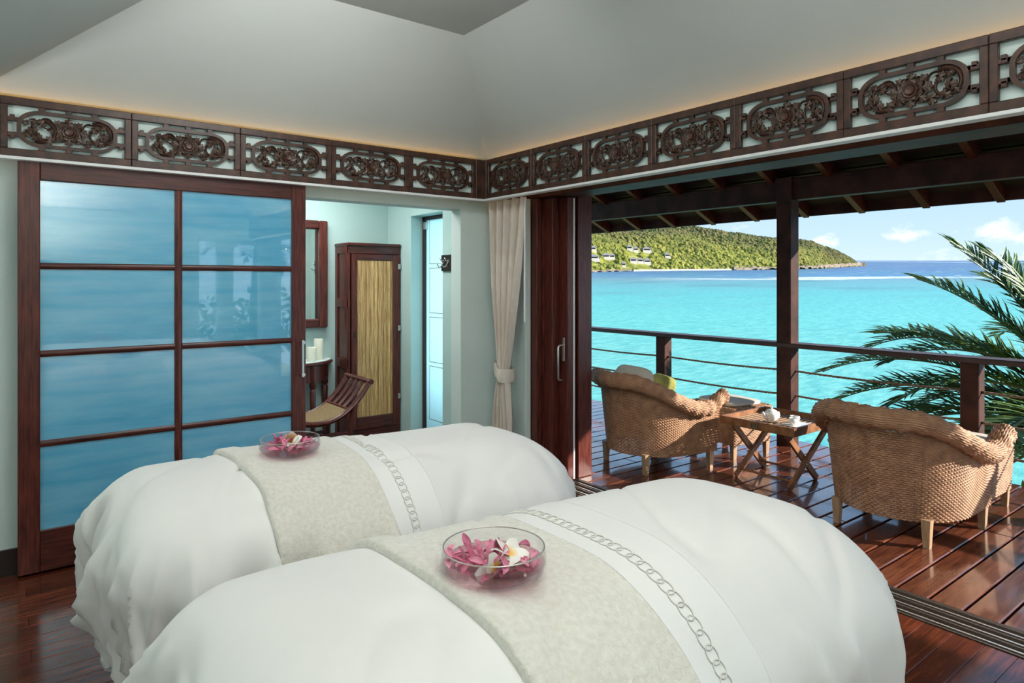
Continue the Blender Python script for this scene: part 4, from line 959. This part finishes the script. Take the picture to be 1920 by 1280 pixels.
SPX = [900, 1105, 1200, 1463, 1540, 1609, 1616]; SD = [690, 756, 835, 960, 1060, 1420, 1470]
def hill(px, s):
    tx = (px-960)/1242; d0 = np.interp(px, SPX, SD); wdt = np.interp(px, [900, 1300, 1540, 1616], [380, 330, 170, 20]); d = d0+s*wdt
    dr = d0+wdt; zr = 1.6+(527-np.interp(px, TPX, TPY))/1242*dr; zs = seaz(d0)-.5
    f_ = math.sin(min(1, max(0, s))*PI/2)**1.25 if s <= 1 else max(-.2, 1-(s-1)**2*2.2)
    l_ = tx*d
    n_ = mn.noise(Vector((l_*.012, d*.012, 3)))*7+mn.noise(Vector((l_*.03, d*.03, 1)))*3.5
    z = zs+(zr-zs)*f_+n_*min(1, max(0, s)*4)*min(1, max(.0, (1616-px)/90))*(.6 if s > .8 else 1)
    return wl(l_, d, z)
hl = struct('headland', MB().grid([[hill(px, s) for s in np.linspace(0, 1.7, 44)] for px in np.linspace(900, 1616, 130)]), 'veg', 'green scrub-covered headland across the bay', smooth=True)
# rocky shore and beach at the foot of the headland
def shore(px, w0, w1, h):
    tx = (px-960)/1242; d0 = np.interp(px, SPX, SD)
    return [wl(tx*(d0+q), d0+q, seaz(d0+q)+z) for q, z in ((w0, -.3), (w0*.5, h*.55), (w1*.4, h), (w1, h*1.05), (w1, -1))]
struct('beach', MB().grid([shore(px, -16, 10, 1.7) for px in np.linspace(1188, 1372, 40)]), 'sand', 'pale sand beach below the villas', smooth=True)
struct('rocky_shore', MB().grid([[Vector(p)+Vector((0, 0, abs(mn.noise(Vector(p)*.08))*5)) for p in shore(px, -8, 12, 2.5+3*max(0, (px-1480)/100))] for px in np.linspace(1376, 1624, 160)]), 'rock', 'brown rocky shore at the tip of the headland', smooth=False)
struct('shore_rocks', MB().grid([[Vector(p)+Vector((0, 0, abs(mn.noise(Vector(p)*.08))*3)) for p in shore(px, -6, 10, 1.5)] for px in np.linspace(960, 1186, 110)]), 'rock', 'low rocky shore beside the sand beach', smooth=False)
VIL = [(1113, 0.176, 15, 'grey-roofed villa lowest at the left end of the headland'), (1112, 0.308, 9, 'pale-roofed villa highest at the left end of the headland'), (1136, 0.213, 11, 'villa with pale gable between the left villas and the beach'), (1147, 0.199, 8, 'small annex joined to the pale-gabled villa'),
       (1180, 0.283, 9, 'left villa of the upper pair above the beach'), (1192, 0.268, 8, 'white-walled villa beside the upper pair'), (1212, 0.280, 13, 'right villa of the upper group above the beach'),
       (1187, 0.129, 10, 'leftmost of the three villas just above the beach'), (1200, 0.122, 9, 'middle of the three villas just above the beach'), (1213, 0.112, 10, 'rightmost of the three villas just above the beach'), (1251, 0.236, 9, 'white villa alone right of the upper group'), (1169, 0.089, 6, 'small hut near the water left of the beach')]
# woodland canopy: crowns nobody could count
bm = bmesh.new(); bmesh.ops.create_icosphere(bm, subdivisions=1, radius=1); ico_v = np.array([v.co[:] for v in bm.verts]); ico_f = np.array([[v.index for v in f.verts] for f in bm.faces]); bm.free()
cvs, cfs = [], []; o_ = 0
for k_ in range(13000):
    px = random.uniform(930, 1612); s = random.random()**.8*1.06
    if s < .02: continue
    if any(abs(px-v_[0]) < 9 and v_[1]-.10 < s < v_[1]+.02 for v_ in VIL): continue
    p = np.array(hill(px, s)); r_ = random.uniform(2.0, 5.2)*(1 if px < 1540 else .6)
    cvs.append(p+ico_v*rng.uniform(.75, 1.25, (12, 1))*np.array([r_, r_, r_*.8])+np.array([0, 0, r_*.15])); cfs.append(ico_f+o_); o_ += 12
me = bpy.data.meshes.new('hillside_trees'); me.from_pydata(np.concatenate(cvs).tolist(), [], np.concatenate(cfs).tolist()); me.materials.append(M['veg'])
put(bpy.data.objects.new('hillside_trees', me), label='dense scrub and trees covering the headland', cat='trees', kind='stuff')
# villas on the slope
for px, s, sz, lab in VIL:
    p = hill(px, s); v = empty('villa', (p[0], p[1], p[2]), -YAW, label=lab, cat='house', group='villas on the headland')
    a = sz*.5; b_ = sz*.36; zb_ = 1.6
    ob('wall', B(-a*.8, a*.8, -b_*.8, b_*.8, -3, zb_+2.6), 'villa', v)
    ob('roof', MB().add([(-a, -b_, zb_+2.4), (a, -b_, zb_+2.4), (a, b_, zb_+2.4), (-a, b_, zb_+2.4), (-a*.35, 0, zb_+5.2), (a*.35, 0, zb_+5.2)], [(0, 1, 5, 4), (1, 2, 5), (2, 3, 4, 5), (3, 0, 4), (3, 2, 1, 0)]), 'vroof', v)
    ob('terrace', B(-a*.9, a*.9, -b_*1.5, -b_*.8, -3, zb_-.3), 'villa', v)
    for q in (-.45, 0, .45): ob('window', B(q*a-.11*sz, q*a+.11*sz, -b_*.8-.06, -b_*.8, zb_+.3, zb_+2.1, b=.01), 'dark', v)
# ================================================================== PALMS AND SHRUBS
def frond(L_, az, el, droop, nl=46, lw=.036, ll=.42, twist=0):
    """returns rachis mesh data and leaflet mesh data in one MB pair, starting at the origin"""
    ra_, lf = MB(), MB(); n = 22; pts = []
    p = Vector((0, 0, 0)); e_ = el
    for k_ in range(n+1):
        pts.append(p.copy()); d = Vector((math.cos(az)*math.cos(e_), math.sin(az)*math.cos(e_), math.sin(e_))); p = p+d*(L_/n); e_ -= droop/n*(.5+k_/n)
    ra_.tube(pts, [.017*(1-.85*k_/n)+.002 for k_ in range(n+1)], 6)
    for k_ in range(nl):
        t_ = .16+.84*k_/nl; f_ = t_*n; i_ = min(int(f_), n-1); c = pts[i_].lerp(pts[i_+1], f_-i_); tg = (pts[i_+1]-pts[i_]).normalized()
        sd = tg.cross(Vector((0, 0, 1))).normalized(); up = sd.cross(tg)
        ln = ll*(math.sin(PI*(.12+.80*t_))**.6)*random.uniform(.85, 1.12)
        for s in (-1, 1):
            sw_ = random.uniform(.55, .80); lift = random.uniform(.15, .65)
            d = (tg*sw_+sd*s*(1-sw_*.35)+up*lift*.7).normalized()
            if t_ > .9: d = (tg+sd*s*.35+up*.2).normalized()
            wv = d.cross(up).normalized(); hw = lw*random.uniform(.4, .6)
            m1 = c+d*ln*.35; m2 = c+d*ln*.72-up*ln*.03; tip = c+d*ln-up*ln*.09
            fo_ = up*hw*.5
            V_ = [c-wv*hw*.3, c+wv*hw*.3, m1-wv*hw+fo_, m1, m1+wv*hw+fo_, m2-wv*hw*.7+fo_*.7, m2, m2+wv*hw*.7+fo_*.7, tip]
            lf.add(V_, [(0, 3, 2), (0, 1, 3), (1, 4, 3), (2, 3, 6, 5), (3, 4, 7, 6), (5, 6, 8), (6, 7, 8)])
    return ra_, lf
def palm(loc, specs, lab, ll, th):
    p = empty('palm_tree', loc, label=lab, cat='palm tree')
    ob('trunk', MB().tube([(.10*math.sin(z*.9), .06*math.cos(z), z) for z in np.linspace(-th, .02, 12)], [.13-.002*k_ for k_ in range(12)], 12), 'trunk', p, smooth=50)
    for L_, az, el, dr_, nl in specs:
        a, b_ = frond(L_, math.radians(az), math.radians(el), math.radians(dr_), nl, ll=ll)
        f_ = ob('frond', a, 'rachis', p, smooth=True); ob('leaflets', b_, 'palm', f_, kind='stuff')
palm((8.15, 1.55, .25), [(2.1, 95, 58, 42, 64), (2.6, 100, 30, 62, 66), (2.2, 112, 12, 60, 60), (2.3, 92, 46, 80, 60), (2.0, 105, -5, 50, 56), (2.0, 80, 74, 40, 60), (1.9, 130, 35, 80, 56), (1.9, 85, 20, 70, 56), (2.0, 60, 70, 60, 50), (1.9, 120, -20, 40, 50), (2.2, 40, 50, 80, 50), (1.9, 0, 40, 80, 44), (1.9, -50, 40, 80, 44), (1.9, -110, 40, 80, 44), (1.9, 165, 25, 90, 50), (1.7, 95, -30, 40, 50), (1.8, 75, 0, 60, 50), (2.2, 88, 66, 30, 66), (2.4, 104, 20, 55, 66), (2.1, 98, 5, 45, 62), (2.0, 118, 50, 90, 56), (1.8, 110, -10, 60, 56), (2.3, 86, 38, 50, 64)], 'palm with long feathery fronds beyond the veranda railing', .46, 2.2)
rp = random.Random(4)
for (x, y, z), lab in (((9.2, -8.8, 2.3), 'tall palm behind the house reflected in the blue glass, nearer the veranda'), ((5.4, -9.2, 2.5), 'tall palm behind the house reflected in the blue glass, farther from the veranda')):
    palm((x, y, z), [(1.6, k_*28+rp.uniform(-8, 8), rp.uniform(0, 60), 80, 34) for k_ in range(12)], lab, .4, 3.2)
def shrub(loc, r_, h, lab, n=260, seed=1, lf=.07):
    rnd = random.Random(seed); s_ = empty('shrub', loc, label=lab, cat='shrub'); mb = MB(); stm = MB()
    for k_ in range(n):
        a = rnd.random()*2*PI; u = rnd.random(); rr = r_*math.sqrt(u); z = h*(.25+.75*rnd.random()*(1-.5*u)); c = Vector((rr*math.cos(a), rr*math.sin(a), z))
        d = Vector((rnd.uniform(-1, 1), rnd.uniform(-1, 1), rnd.uniform(-.2, 1))).normalized(); sd = d.cross(Vector((rnd.uniform(-1, 1), rnd.uniform(-1, 1), .3))).normalized(); l_ = lf*rnd.uniform(.7, 1.3)
        mb.add([c, c+d*l_*.5+sd*l_*.28, c+d*l_, c+d*l_*.5-sd*l_*.28], [(0, 1, 2, 3)])
    for k_ in range(7):
        a = k_*.9; stm.tube([(0, 0, -.05), (r_*.4*math.cos(a), r_*.4*math.sin(a), h*.5), (r_*.7*math.cos(a), r_*.7*math.sin(a), h*.85)], [.02, .012, .005], 5)
    ob('foliage', mb, 'shrub', s_, kind='stuff'); ob('stem', stm, 'trunk', s_, smooth=True)
shrub((6.85, 3.3, -1.85), .5, 1.90, 'yellow-green shrub below the deck edge behind the tray table', 900, 2)
shrub((6.9, 5.9, -1.85), .6, 2.05, 'yellow-green shrub below the deck edge behind the left armchair', 900, 3)
shrub((7.3, 1.6, -1.9), .9, 1.75, 'leafy shrub under the palm beyond the deck', 900, 4, .11)
for k_, x in enumerate((3.2, 4.9, 6.6, 8.2)): shrub((x, -6.4-.3*(k_ % 2), -.65), 1.0, 2.0+.2*(k_ % 2), ['broad garden shrub behind the house, first from the house wall', 'broad garden shrub behind the house, second from the house wall', 'broad garden shrub behind the house, third from the house wall', 'broad garden shrub behind the house, farthest from the house wall'][k_], 700, 10+k_, .16)
